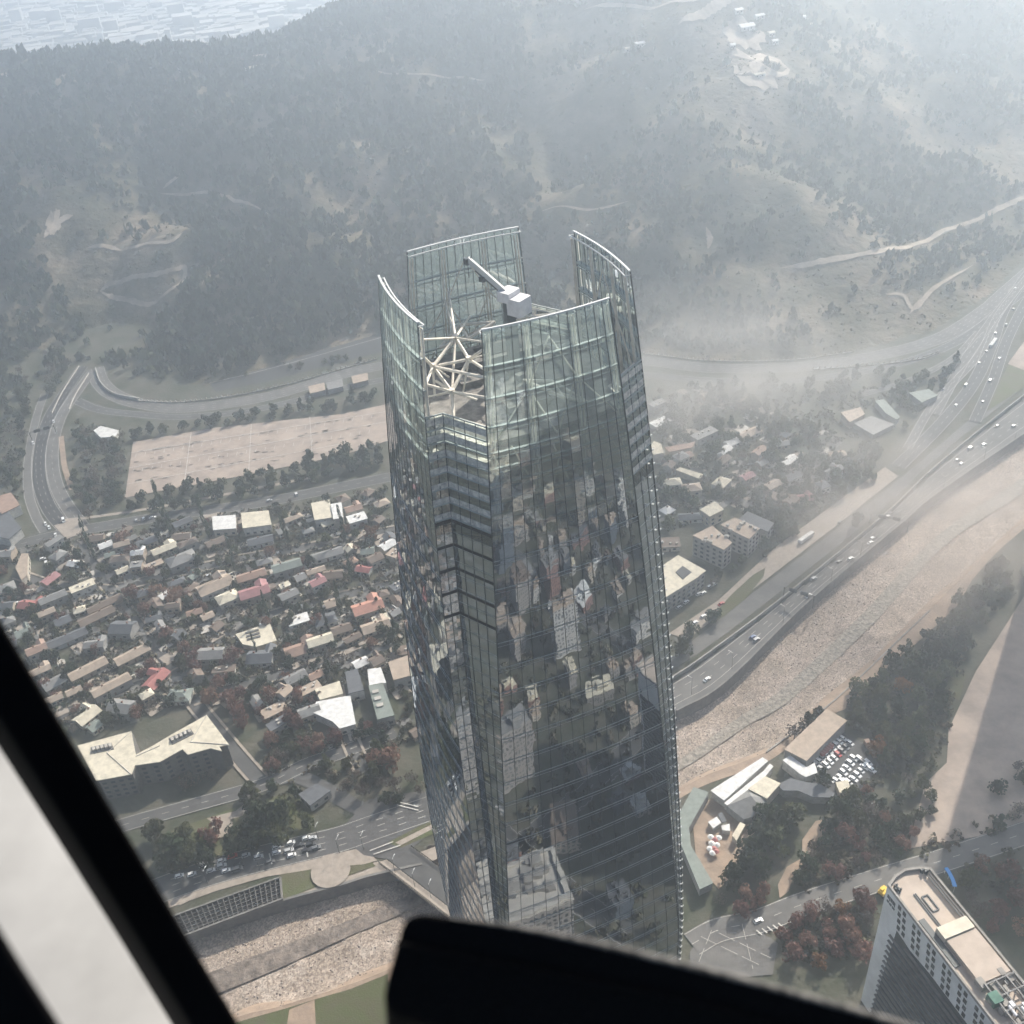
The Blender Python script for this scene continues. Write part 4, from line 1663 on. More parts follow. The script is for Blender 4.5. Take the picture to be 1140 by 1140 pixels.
for k in range(3):
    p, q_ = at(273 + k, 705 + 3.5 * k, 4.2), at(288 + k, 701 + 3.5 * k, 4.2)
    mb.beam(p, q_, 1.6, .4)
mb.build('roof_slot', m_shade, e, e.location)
poly_block('pavilion', [(332, 884), (352, 872), (368, 880), (345, 897)], 5, 'slate', 'grey', 'dark slate-roofed pavilion at the edge of the riverside park', nwin=4)
poly_block('corner_block', [(-14, 556), (12, 548), (22, 562), (2, 572)], 8, 'terracotta', 'white', 'terracotta-roofed white block at the far left edge below the avenue')
poly_block('long_house', [(-10, 572), (8, 568), (24, 588), (10, 600), (-12, 596)], 7, 'slate', 'white', 'long dark-roofed block at the left edge near the roundabout')
poly_block('wedge_house', [(17, 632), (24, 616), (31, 616), (30, 640), (24, 646)], 6, 'tan', 'cream', 'tall tan wedge-roofed house near the left edge by the crossroad', nwin=4)
poly_block('white_shelter', [(104, 479), (112, 474), (132, 479), (128, 486), (112, 487)], 4, 'white', 'white', 'torn-looking white shelter roof between avenue and car park')
for (x, y), lab in (((352, 432), 'left'), ((372, 428), 'middle'), ((400, 421), 'right')):
    poly_block('roadside_shed', [(x - 9, y - 2), (x + 9, y - 6), (x + 10, y + 2), (x - 7, y + 6)], 4.5, random.choice(('grey', 'white', 'tan')), 'grey', f'{lab} one of the sheds along the hill-foot road above the car park')
# right of tower
e, r, q = poly_block('apartment_block', [(733, 633), (741, 627), (755, 618), (786, 635), (776, 643), (736, 668), (728, 668)], 12, 'cream', 'grey', 'stepped pale roof apartment block with dark roof well hugging the tower', nwin=30)
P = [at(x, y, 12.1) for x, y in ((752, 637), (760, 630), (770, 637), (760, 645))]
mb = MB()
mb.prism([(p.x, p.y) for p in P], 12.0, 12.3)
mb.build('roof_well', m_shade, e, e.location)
for pts, lab in (([(771, 596), (793, 585), (815, 604), (806, 612)], 'cream flat roof apartment block with rooftop machines, the nearer of two'),
                 ([(802, 584), (818, 576), (846, 588), (834, 600)], 'cream flat roof apartment block with rooftop machines, the farther of two')):
    e, r, q = poly_block('apartment_block', pts, 15, 'tan', 'grey', lab, nwin=40)
    mb = MB()
    c0 = sum((at(x, y, 15) for x, y in pts), Vector()) / 4
    for k in range(9):
        mb.box((c0.x + random.uniform(-8, 8), c0.y + random.uniform(-4, 4), 15.7), (random.uniform(1, 3), random.uniform(1, 2), 1.4), random.uniform(0, 3))
    mb.build('roof_machine', m_concl, e, e.location)
poly_block('flat_block', [(779, 567), (796, 558), (806, 567), (790, 575)], 9, 'cream', 'cream', 'pale flat block behind the two machine-roofed apartment blocks', nwin=8)
poly_block('wide_hip_house', [(822, 578), (832, 569), (862, 582), (855, 592)], 8, 'slate', 'grey', 'long dark-roofed building beside the dirt slope above the upper road', nwin=6)
poly_block('long_house', [(752, 523), (757, 520), (783, 528), (779, 533)], 5, 'cream', 'cream', 'long narrow pale roof beside the tower edge among hazy trees')
e, r, q = poly_block('dome_hall', [(722, 500), (728, 491), (736, 494), (739, 504), (728, 506)], 8, 'cream', 'cream', 'small cream barrel-roofed hall peeking out behind the tower edge')
poly_block('long_house', [(740, 498), (768, 493), (774, 491), (771, 498), (745, 503)], 6, 'terracotta', 'cream', 'orange-tan long house right of the cream barrel-roofed hall')
# club with courts beside the junction
poly_block('club_hall', [(936, 459), (958, 453), (963, 461), (946, 470)], 6, 'tan', 'cream', 'tan-roofed hall of the hazy club by the freeway junction')
poly_block('club_hall', [(974, 446), (984, 444), (1002, 464), (998, 467), (986, 460)], 5, 'green', 'grey', 'long grey-green roof in the hazy club, right of the tan hall')
poly_block('club_hall', [(950, 471), (970, 463), (996, 472), (972, 484)], 4, 'grey', 'grey', 'low grey wide roof of the hazy club below the tan hall')
poly_block('club_hall', [(1012, 437), (1034, 433), (1044, 440), (1026, 448)], 5, 'green', 'grey', 'flat pale green club building by the ramps')
# riverside yard: bent long roof, shed, square roof, pyramid roof
yard = [('bent_long_building', [(772, 876), (789, 882), (776, 905), (767, 921), (769, 941), (794, 983), (779, 990), (758, 940), (757, 904)], 6, 'green', 'grey', 'bent long pale grey-green metal roof curving round the riverside yard'),
        ('long_shed', [(791, 880), (849, 843), (855, 847), (806, 891)], 6, 'white', 'white', 'long white corrugated shed roof beside the stony river bank'),
        ('square_hall', [(833, 878), (852, 864), (869, 872), (854, 889)], 7, 'cream', 'cream', 'square cream-roofed hall above the grey pyramid roof'),
        ('narrow_shed', [(806, 894), (850, 858), (857, 850), (861, 853), (846, 872), (833, 880), (812, 898)], 5, 'white', 'white', 'narrow white roof strip between the long shed and square hall'),
        ('big_shed', [(873, 834), (920, 789), (943, 802), (898, 847)], 8, 'tan', 'grey', 'big tan pitched shed roof above the crowded car yard'),
        ('white_hall', [(871, 846), (880, 841), (898, 854), (907, 849), (910, 860), (897, 865), (890, 861)], 6, 'white', 'white', 'bright white angular roof below the big tan shed'),
        ('low_shed', [(865, 874), (880, 866), (899, 871), (912, 872), (930, 883), (926, 888), (905, 887), (888, 880), (872, 880)], 5, 'slate', 'grey', 'dark grey winding roof below the bright white angular roof'),
        ('kiosk', [(930, 871), (944, 868), (947, 878), (935, 883)], 4, 'cream', 'cream', 'small cream kiosk roof at the corner of the crowded car yard'),
        ('kiosk', [(815, 930), (824, 915), (830, 918), (820, 936)], 4, 'cream', 'cream', 'narrow cream kiosk beside the dark green trees of the yard'),
        ('small_tent', [(788, 915), (798, 909), (803, 916), (794, 922)], 3, 'white', 'white', 'pale square tent roof in the yard, nearest the bent building'),
        ('small_tent', [(799, 906), (804, 904), (809, 914), (804, 916)], 3, 'slate', 'white', 'blue-grey tent roof in the yard beside the pale one'),
        ('small_tent', [(803, 919), (812, 917), (813, 925), (804, 924)], 3, 'white', 'white', 'pale tent roof in the yard closest to the parasols')]
for nm, pts, h, rf, wl, lab in yard:
    e, r, q = poly_block(nm, pts, h, rf, wl, lab, clear=True)
    OBST.pop()
YARD_POLY = [(755, 865), (855, 838), (920, 785), (990, 840), (965, 885), (880, 890), (842, 905), (825, 945), (800, 1000), (770, 990)]
# pyramid roof
c0 = [at(x, y, 5) for x, y in ((809, 897), (833, 879), (854, 889), (852, 905), (828, 912))]
ap = at(836, 886, 9)
e = empty('pyramid_hall', (ap.x, ap.y, 0))
mb = MB()
mb.prism([(p.x, p.y) for p in c0], 0, 5)
mb.build('wall', m_wl['grey'], e, e.location)
mb = MB()
for i in range(5):
    a_, b_ = c0[i], c0[(i + 1) % 5]
    mb.quad(a_ + Vector((0, 0, .05)), b_ + Vector((0, 0, .05)), ap)
mb.build('roof', m_rf['grey'], e, e.location)
tag(e, 'grey pyramid-roofed hall in the middle of the riverside yard', 'building')
# cluster of red and white parasols
par = None
pts = [(791, 935), (796, 938), (792, 942), (798, 944), (795, 948), (800, 936), (790, 948), (797, 951), (793, 953)]
for i, (x, y) in enumerate(pts):
    red = i % 3 == 1
    c = at(x, y, 0)
    e = empty('parasol', c)
    mb = MB()
    mb.tube((0, 0, 0), (0, 0, 2.6), .06, 6)
    mb.build('pole', m_alum, e)
    mb = MB()
    mb.tube((0, 0, 2.2), (0, 0, 3.0), 1.5, 8, .05)
    mb.build('canopy', m_rf['red'] if red else m_rf['white'], e)
    tag(e, None, 'parasol', 'red and white parasols in the yard')
    pend(e, 'red parasol' if red else 'white parasol', 'in the riverside yard cluster', c.x, c.y)
# lattice roof over the sunken ramp, lower left
lat = [at(x, y, 1.5) for x, y in ((188, 1022), (312, 977), (314, 1001), (200, 1044))]
m_lat = mat('dark_lattice', (.15, .145, .14), noise=(.6, 4), col2=(.08, .078, .075))
e = empty('lattice_roof', (lat[0].x, lat[0].y, 0))
mb = MB()
for f in np.linspace(0, 1, 22):
    mb.beam(lat[0].lerp(lat[1], f), lat[3].lerp(lat[2], f), .35, .7)
mb.build('beam', m_lat, e, e.location)
mb = MB()
for f in np.linspace(0, 1, 7):
    mb.beam(lat[0].lerp(lat[3], f) + Vector((0, 0, -.5)), lat[1].lerp(lat[2], f) + Vector((0, 0, -.5)), .3, .5)
mb.build('purlin', m_lat, e, e.location)
mb = MB()
for p, q_ in ((lat[0], lat[1]), (lat[1], lat[2]), (lat[2], lat[3]), (lat[3], lat[0])):
    mb.beam(p + Vector((0, 0, -.3)), q_ + Vector((0, 0, -.3)), .8, 1.8)
mb.build('edge_beam', m_concd, e, e.location)
tag(e, 'grey lattice roof of beams over a sunken ramp beside the river wall', 'lattice roof')
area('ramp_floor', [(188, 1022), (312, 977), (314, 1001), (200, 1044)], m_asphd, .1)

# ------------------------------------------------------------------ houses


SCALE = [.84]


def house(shape, L, W, h, roof, wall, loc, rz):
    L, W = L * SCALE[0], W * SCALE[0]
    e = empty('house', loc, rz)
    mb = MB()
    mb.box((0, 0, h / 2), (L - .8, W - .8, h))
    if shape == 'L':
        mb.box((L * .28, W * .62, h / 2 - .1), (L * .36, W * .55, h - .2))
    hr = W * .22
    r = MB()
    if shape == 'flat':
        r.box((0, 0, h + .2), (L, W, .4))
    elif shape == 'hip':
        a_ = max(L / 2 - W / 2, .5)
        A = [(-L / 2, -W / 2, h), (L / 2, -W / 2, h), (L / 2, W / 2, h), (-L / 2, W / 2, h)]
        B = [(-a_, 0, h + hr), (a_, 0, h + hr)]
        r.quad(A[0], A[1], B[1], B[0])
        r.quad(A[1], A[2], B[1])
        r.quad(A[2], A[3], B[0], B[1])
        r.quad(A[3], A[0], B[0])
        r.quad(A[3], A[2], A[1], A[0])
    else:
        for s in (-1, 1):
            r.quad((-L / 2, s * W / 2, h - .1), (L / 2, s * W / 2, h - .1), (L / 2, 0, h + hr), (-L / 2, 0, h + hr))
            r.quad((-L / 2, s * W / 2, h - .35), (L / 2, s * W / 2, h - .35), (L / 2, s * W / 2, h - .1), (-L / 2, s * W / 2, h - .1))
        for s in (-1, 1):
            mb.quad((s * (L / 2 - .4), -W / 2 + .4, h), (s * (L / 2 - .4), W / 2 - .4, h), (s * (L / 2 - .4), 0, h + hr - .15))
        if shape == 'L':
            x0, x1, y1 = L * .08, L * .48, W * .9
            xm = (x0 + x1) / 2
            hh = h + hr * .8
            r.quad((x0, y1, h - .1), (x0, 0, h - .1), (xm, 0, hh), (xm, y1, hh))
            r.quad((x1, y1, h - .1), (x1, 0, h - .1), (xm, 0, hh), (xm, y1, hh))
            mb.quad((x0 + .3, y1 - .4, h - .2), (x1 - .3, y1 - .4, h - .2), (xm, y1 - .4, hh - .2))
    mb.build('wall', m_wl[wall], e)
    ro = r.build('roof', m_rf[roof], e)
    ch = MB()
    if shape == 'flat':
        for k in range(3):
            ch.box((random.uniform(-L / 3, L / 3), random.uniform(-W / 3, W / 3), h + .8), (1.4, 1.1, .9), random.random())
        ch.build('roof_unit', m_concl, ro)
    else:
        ch.box((random.uniform(-L / 4, L / 4), W * .12, h + hr * .9), (.9, .8, 1.6))
        ch.build('chimney', m_wl['brick'], ro)
    for x in (-L * .25, L * .2):
        w = MB()
        w.box((x, -W / 2 + .38, h * .55), (1.7, .12, 1.3))
        w.build('window', m_win, e)
    w = MB()
    w.box((0, -W / 2 + .38, 1.05), (1.0, .12, 2.1))
    w.build('door', m_door, e)
    tag(e, None, 'house', 'low houses left of tower' if loc[0] < 0 else 'low houses right of tower')
    return e


SH = {'flat': 'flat', 'hip': 'hipped', 'gable': 'gabled', 'L': 'L-shaped'}
E2 = math.atan2(10, 17)     # most roofs run up to the right in the picture
NOTABLE = [  # x, y, shape, L, W, roof, wall, extra turn
    (240, 603, 'gable', 16, 9, 'brown', 'cream', 0), (183, 611, 'L', 20, 9, 'cream', 'cream', 0), (290, 602, 'gable', 20, 10, 'slate', 'white', -.3), (203, 625, 'hip', 22, 14, 'grey', 'grey', 0),
    (280, 641, 'gable', 22, 10, 'terracotta', 'tan', -.2), (363, 617, 'gable', 26, 10, 'grey', 'white', -.2), (320, 633, 'gable', 22, 11, 'green', 'grey', -.2), (284, 662, 'L', 22, 12, 'pink', 'tan', -.2),
    (240, 655, 'L', 26, 14, 'tan', 'white', 0), (254, 668, 'hip', 16, 12, 'cream', 'cream', 0), (93, 656, 'flat', 18, 9, 'cream', 'white', 0), (33, 674, 'L', 16, 10, 'red', 'tan', -.8), (66, 621, 'hip', 12, 10, 'grey', 'grey', .5),
    (84, 628, 'gable', 12, 8, 'white', 'tan', -.9), (60, 668, 'gable', 20, 9, 'grey', 'grey', 0), (107, 686, 'gable', 26, 10, 'brown', 'grey', .1), (116, 672, 'gable', 26, 8, 'brown', 'tan', .1),
    (138, 702, 'gable', 17, 14, 'slate', 'grey', -.7), (73, 711, 'gable', 30, 10, 'slate', 'grey', 0), (147, 729, 'gable', 24, 10, 'tan', 'tan', .1), (98, 745, 'gable', 26, 10, 'tan', 'tan', .1),
    (42, 726, 'L', 14, 9, 'terracotta', 'cream', 0), (332, 690, 'flat', 15, 10, 'white', 'white', -.2), (362, 690, 'hip', 16, 12, 'slate', 'white', -.2), (335, 723, 'L', 22, 12, 'terracotta', 'cream', -.2),
    (357, 716, 'gable', 18, 10, 'cream', 'cream', -.2), (290, 732, 'L', 18, 13, 'slate', 'white', -.6), (236, 731, 'gable', 18, 12, 'grey', 'grey', -.6), (174, 756, 'L', 18, 11, 'red', 'tan', .6),
    (371, 640, 'gable', 15, 10, 'brown', 'tan', -.5), (410, 679, 'L', 22, 13, 'salmon', 'cream', -.2), (405, 634, 'gable', 12, 8, 'red', 'white', -.9), (394, 569, 'L', 14, 9, 'terracotta', 'white', -.2),
    (398, 580, 'flat', 15, 11, 'white', 'white', -.2), (418, 697, 'L', 20, 11, 'tan', 'cream', -.2), (424, 689, 'flat', 12, 8, 'cream', 'cream', -.2), (97, 797, 'L', 16, 11, 'cream', 'cream', .4), (136, 790, 'gable', 16, 12, 'grey', 'grey', -.8),
    (200, 774, 'hip', 16, 12, 'green', 'white', -.6), (125, 766, 'gable', 26, 9, 'tan', 'grey', .1), (61, 760, 'gable', 16, 10, 'grey', 'grey', .2), (56, 645, 'gable', 14, 9, 'pink', 'tan', .5), (5, 655, 'hip', 16, 12, 'grey', 'tan', 0),
    (318, 655, 'flat', 8, 6, 'cream', 'cream', 0), (322, 665, 'gable', 14, 9, 'grey', 'cream', 0), (345, 795, 'gable', 14, 9, 'grey', 'tan', -.2), (330, 757, 'gable', 15, 9, 'grey', 'grey', 0), (346, 770, 'flat', 14, 8, 'tan', 'grey', 0),
    (380, 700, 'gable', 14, 9, 'brown', 'tan', -.2), (432, 610, 'gable', 13, 9, 'white', 'cream', .2), (365, 582, 'gable', 12, 8, 'cream', 'cream', 0), (425, 560, 'hip', 12, 9, 'tan', 'cream', 0), (300, 655, 'flat', 9, 6, 'brown', 'tan', 0),
    # right of tower
    (763, 508, 'gable', 12, 9, 'terracotta', 'cream', 0), (758, 511, 'hip', 12, 10, 'grey', 'white', 0), (748, 537, 'hip', 15, 10, 'cream', 'white', -.5), (770, 546, 'hip', 15, 11, 'tan', 'cream', -.5), (803, 540, 'hip', 14, 11, 'cream', 'grey', .3),
    (784, 486, 'flat', 24, 10, 'grey', 'grey', 0), (815, 492, 'gable', 14, 9, 'white', 'white', 0), (834, 482, 'gable', 22, 10, 'tan', 'cream', 0), (832, 530, 'gable', 12, 8, 'pink', 'cream', 0), (878, 513, 'gable', 16, 8, 'white', 'white', .2),
    (768, 575, 'gable', 18, 9, 'slate', 'white', -.6), (745, 605, 'flat', 16, 12, 'brown', 'cream', -.6), (860, 540, 'gable', 14, 9, 'tan', 'tan', 0), (805, 515, 'gable', 14, 8, 'brown', 'tan', .2), (845, 505, 'gable', 14, 8, 'terracotta', 'tan', .2),
    (735, 470, 'flat', 18, 10, 'white', 'white', 0), (732, 452, 'flat', 16, 8, 'grey', 'grey', 0), (880, 560, 'gable', 12, 9, 'brown', 'tan', .2)]


def clear_of(x, y, rad, roads=True):
    for ox, oy, r in OBST:
        if math.hypot(x - ox, y - oy) < r + rad:
            return False
    if roads:
        for ln, hw in ROADS:
            for a_, b_ in zip(ln[:-1], ln[1:]):
                dx, dy = b_.x - a_.x, b_.y - a_.y
                t = max(0, min(1, ((x - a_.x) * dx + (y - a_.y) * dy) / (dx * dx + dy * dy + 1e-9)))
                if math.hypot(x - a_.x - t * dx, y - a_.y - t * dy) < hw + rad:
                    return False
    return True


def in_view(X, Y, Z=0, m=25):
    u, v = px(X, Y, Z)
    if not (-m < u < 1140 + m and -m < v < 1140 + m):
        return False
    # behind the window pillar, panel, ledge
    if v > 687 + (u + 14) * 1.69 + 14:
        return False
    if u > 432 and v > 1016 + (u - 462) * .226 + 18:
        return False
    return not (inpoly(u, v, [(434, 330), (690, 330), (748, 1060), (560, 1145), (510, 1010)]) and Y > 262)


def add_house(x, y, shape, L, W, roof, wall, turn, X=None):
    p = at(x, y, 3) if X is None else X
    p = Vector((p.x, p.y, 0))
    e = house(shape, L, W, random.choice((3.2, 3.6, 5.6)), roof, wall, p, E2 + turn)
    OBST.append((p.x, p.y, max(L, W) * .36))
    side = 'left of tower' if p.x < 0 else 'right of tower'
    pend(e, f'{roof} {SH[shape]} roof house', side, p.x, p.y)


for a_ in NOTABLE:
    add_house(*a_)
HOOD = [(0, 615), (67, 602), (133, 590), (430, 545), (452, 690), (470, 820), (430, 835), (330, 830), (262, 780), (230, 786), (140, 806), (86, 822), (60, 790), (0, 690)]
HOODR = [(728, 440), (790, 430), (900, 470), (940, 500), (930, 545), (862, 590), (800, 560), (745, 600), (733, 560)]
cands = []
for poly, n, mn in ((HOOD, 1500, 7.5), (HOODR, 34, 8)):
    xs = [p[0] for p in poly]
    ys = [p[1] for p in poly]
    for _ in range(n):
        x, y = random.uniform(min(xs), max(xs)), random.uniform(min(ys), max(ys))
        if not inpoly(x, y, poly):
            continue
        p = at(x, y, 0)
        L, W = random.uniform(8, 16), random.uniform(6.5, 10)
        if not in_view(p.x, p.y) or not clear_of(p.x, p.y, L * .4 + 1.2):
            continue
        rf = random.choices(('grey', 'brown', 'tan', 'cream', 'white', 'slate', 'pink', 'terracotta', 'green'), (26, 18, 16, 6, 4, 18, 1, 3, 6))[0]
        add_house(x, y, random.choices(('gable', 'hip', 'L', 'flat'), (5, 3, 3, 2))[0], L, W, rf, random.choice(('white', 'cream', 'grey', 'tan', 'tan', 'grey')), random.choice((0, 0, -.2, math.pi / 2, .1, .4, -.5)), X=p)

# paved yards, terraces and drives between the houses
for nm, m_, n, seed in (('patio', m_concl, 110, 1), ('patio', m_pave, 150, 2), ('patio', m_concd, 120, 3)):
    mb = MB()
    rq = random.Random(seed)
    k = 0
    for _ in range(n * 8):
        if k >= n:
            break
        poly = HOOD if rq.random() < .85 else HOODR
        x, y = rq.uniform(min(p[0] for p in poly), max(p[0] for p in poly)), rq.uniform(min(p[1] for p in poly), max(p[1] for p in poly))
        if not inpoly(x, y, poly):
            continue
        p = at(x, y)
        w, d_ = rq.uniform(2, 6), rq.uniform(1.5, 5)
        if not clear_of(p.x, p.y, -1):
            continue
        t = E2 + rq.choice((0, -.2, .2))
        ca, sa = math.cos(t), math.sin(t)
        mb.quad(*[(p.x + ca * a_ - sa * b_, p.y + sa * a_ + ca * b_, .03 + .004 * k + .2 * seed) for a_, b_ in ((-w, -d_), (w, -d_), (w, d_ * .4), (w * .3, d_), (-w, d_))])
        k += 1
    tag(mb.build(nm, m_), kind='structure')

# ------------------------------------------------------------------ cars
m_paint = {n: mat('paint_' + n, c, rough=.3, spec=.5) for n, c in dict(white=(.78, .78, .77), silver=(.45, .46, .47), black=(.02, .02, .022), grey=(.13, .135, .14), red=(.42, .03, .03), blue=(.05, .1, .25)).items()}
m_tyre = mat('tyre', (.02, .02, .02))


def car_proto(kind):
    L, W = {'hatchback': (4.1, 1.75), 'saloon': (4.6, 1.8), 'van': (5.4, 2.0), 'suv': (4.6, 1.9)}[kind]
    H = {'hatchback': 1.5, 'saloon': 1.45, 'van': 2.1, 'suv': 1.75}[kind]
    hood = {'hatchback': .24, 'saloon': .26, 'van': .14, 'suv': .25}[kind]
    tail = {'hatchback': .04, 'saloon': .16, 'van': .01, 'suv': .02}[kind]
    b = H * .56
    prof = [(-L / 2, .3), (-L / 2, b * .95), (-L / 2 + L * tail, b), (-L / 2 + L * (tail + .08), H), (L / 2 - L * (hood + .14), H), (L / 2 - L * hood, b), (L / 2 - .1, b * .8), (L / 2, b * .6), (L / 2, .3)]
    body, glass = MB(), MB()
    n = len(prof)
    for s in (-1, 1):
        body.quad(*[(x, s * (W / 2 if z < b + .02 else W / 2 - .18), z) for x, z in (prof if s < 0 else prof[::-1])])
    for i in range(n):
        (x0, z0), (x1, z1) = prof[i], prof[(i + 1) % n]
        w0, w1 = (W / 2 if z0 < b + .02 else W / 2 - .18), (W / 2 if z1 < b + .02 else W / 2 - .18)
        body.quad((x0, -w0, z0), (x0, w0, z0), (x1, w1, z1), (x1, -w1, z1))
    a_, c_, d_, f_ = prof[2], prof[3], prof[4], prof[5]
    for p, q in ((a_, c_), (f_, d_)):
        sgn = -1 if p[0] < 0 else 1
        glass.quad(*[(x + sgn * .03, y, z + .03) for x, y, z in ((p[0], -W / 2 + .18, p[1]), (p[0], W / 2 - .18, p[1]), (q[0], W / 2 - .26, q[1] - .08), (q[0], -W / 2 + .26, q[1] - .08))])
    for s in (-1, 1):
        glass.quad(*[(x, s * (y + .02), z) for x, y, z in ((a_[0] + .2, W / 2 - .02, b + .05), (f_[0] - .2, W / 2 - .02, b + .05), (d_[0], W / 2 - .17, H - .1), (c_[0], W / 2 - .17, H - .1))])
    wh = MB()
    wh.tube((0, -.1, 0), (0, .1, 0), .32, 10)
    return body.mesh('body', None), glass.mesh('window_glass', m_win), wh.mesh('wheel', m_tyre), L, W


PROTO = {k: car_proto(k) for k in ('hatchback', 'saloon', 'van', 'suv')}
BODY = {}


def car(kind, colour, p, yaw, place, z=0.12):
    body, glass, wheel, L, W = PROTO[kind]
    if (kind, colour) not in BODY:
        b = body.copy()
        b.materials.append(m_paint[colour])
        BODY[kind, colour] = b
    e = empty('van' if kind == 'van' else 'car', (p.x, p.y, p.z + z), yaw)
    link('body', BODY[kind, colour], e)
    link('window_glass', glass, e)
    for sx in (-.31, .31):
        for sy in (-1, 1):
            w = link('wheel', wheel, e)
            w.location = (sx * L, sy * (W / 2 - .08), .32)
    tag(e, None, 'van' if kind == 'van' else 'car', 'vehicles ' + place)
    pend(e, f'{colour} {kind}', place, p.x, p.y)


def rnd_car():
    return random.choices(('hatchback', 'saloon', 'suv', 'van'), (4, 3, 4, 1))[0], random.choices(('white', 'silver', 'black', 'grey', 'red', 'blue'), (8, 5, 3, 4, 1.2, .6))[0]


def yaw_px(x, y, dx, dy):
    d = at(x + dx, y + dy) - at(x, y)
    return math.atan2(d.y, d.x)


jam = [(200, 976, 0), (214, 974, 0), (227, 963, 0), (235, 970, 0), (247, 959, 0), (247, 965, 1), (252, 970, 0), (259, 954, 4), (266, 964, 2), (264, 969, 3), (274, 953, 1), (288, 955, 1), (301, 960, 3),
       (308, 944, 0), (308, 950, 0), (324, 939, 0), (322, 948, 1), (325, 953, 0), (341, 934, 0), (348, 934, 1), (346, 941, 2), (352, 945, 3), (341, 948, 2), (333, 942, 2)]
cols = ('white', 'silver', 'black', 'grey', 'red')
for x, y, c in jam:
    car(rnd_car()[0] if c else 'hatchback', cols[c], at(x, y), yaw_px(x, y, 10, -3.2), 'in the riverside avenue queue')
for x, y in ((838, 710), (842, 713), (906, 645), (934, 626), (947, 623), (969, 605), (971, 600), (988, 576), (989, 572), (1065, 513), (1070, 517), (1080, 500), (1095, 496), (1110, 475), (1128, 475), (787, 757), (900, 664)):
    k, c = rnd_car()
    car(k, 'white' if random.random() < .6 else c, at(x, y, FREE_Z), yaw_px(x, y, 10, -7), 'on the sunken freeway', 0.07)
for x, y in ((935, 582), (1120, 362), (1128, 345), (1098, 392), (1075, 430), (1064, 452), (1090, 405), (1108, 372), (1112, 400), (1102, 425), (1130, 322), (1050, 434), (1094, 448)):
    k, c = rnd_car()
    car(k, c, at(x, y), yaw_px(x, y, 10, -14), 'on the ramps at far right', 0.15)
for x, y in ((37, 494), (71, 580), (51, 584), (55, 588), (60, 470)):
    car('van' if x == 71 else 'hatchback', 'white', at(x, y), yaw_px(x, y, 4, 12), 'on the curving avenue at left')
for x, y in ((778, 662), (783, 661), (756, 677), (764, 671), (795, 651), (790, 654), (774, 694), (783, 687)):
    car('hatchback', random.choice(('white', 'white', 'silver')), at(x, y), yaw_px(x, y, 10, -7), 'parked by the stepped apartment block')
car('saloon', 'red', at(803, 673), yaw_px(803, 673, 10, -7), 'parked by the stepped apartment block')
car('hatchback', 'white', at(844, 1026), yaw_px(844, 1026, 10, -4), 'on the street by the square')
ROWS = [((908, 852), (938, 823), 9), ((915, 857), (946, 828), 8), ((922, 838), (948, 818), 0), ((935, 866), (950, 845), 5), ((950, 868), (966, 850), 5), ((918, 868), (944, 872), 5), ((957, 846), (970, 858), 4)]
for (x0, y0), (x1, y1), n in ROWS:
    for i in range(n):
        f = i / max(1, n - 1)
        x, y = x0 + (x1 - x0) * f, y0 + (y1 - y0) * f
        k, c = rnd_car()
        car(k, c if random.random() < .5 else 'white', at(x, y), yaw_px(x, y, 7, 5) + random.uniform(-.1, .1), 'in the crowded car yard', .1)
for x, y in ((190, 703), (173, 685), (138, 620), (133, 618), (137, 632), (62, 596), (160, 578), (152, 580), (170, 577), (300, 558), (330, 551), (296, 693), (287, 697), (278, 696), (310, 617), (232, 642), (255, 762), (60, 625), (48, 623), (52, 628), (20, 672), (25, 680), (40, 700)):
    k, c = rnd_car()
    car(k, random.choice(('white', 'silver', c)), at(x, y), yaw_px(x, y, 10, -3) + (random.random() < .3) * 1.57, 'in the streets among the houses')
# a trailer-like red container and a long truck
for (x, y, L, col, lab, cat, dx, dy) in ((919, 838, 9, 'red', 'long red container among the white cars of the yard', 'container', 9, -8), (969, 836, 10, 'terracotta', 'open rusty trailer at the right edge of the crowded car yard', 'trailer', 6, 9),
                                         (897, 601, 13, 'white', 'long white site container beside the dirt slope', 'container', 10, -7), (1105, 384, 14, 'white', 'long white lorry on the hazy ramps', 'lorry', 9, -13)):
    p = at(x, y)
    e = empty(cat, p, yaw_px(x, y, dx, dy))
    mb = MB()
    mb.box((0, 0, 2.0), (L, 2.5, 2.6))
    mb.build('body', m_rf[col], e)
    mb = MB()
    mb.box((0, 0, .65), (L * .9, 2.2, .1))
    for s in (-.35, .35):
        mb.tube((s * L, -1.2, .5), (s * L, 1.2, .5), .5, 10)
    mb.build('chassis', m_tyre, e)
    mb = MB()
    for k in range(6):
        mb.box((-L / 2 + L * (k + .5) / 6, 0, 3.33), (.2, 2.4, .08))
    mb.build('roof_rib', m_concl, e)
    tag(e, lab, cat)

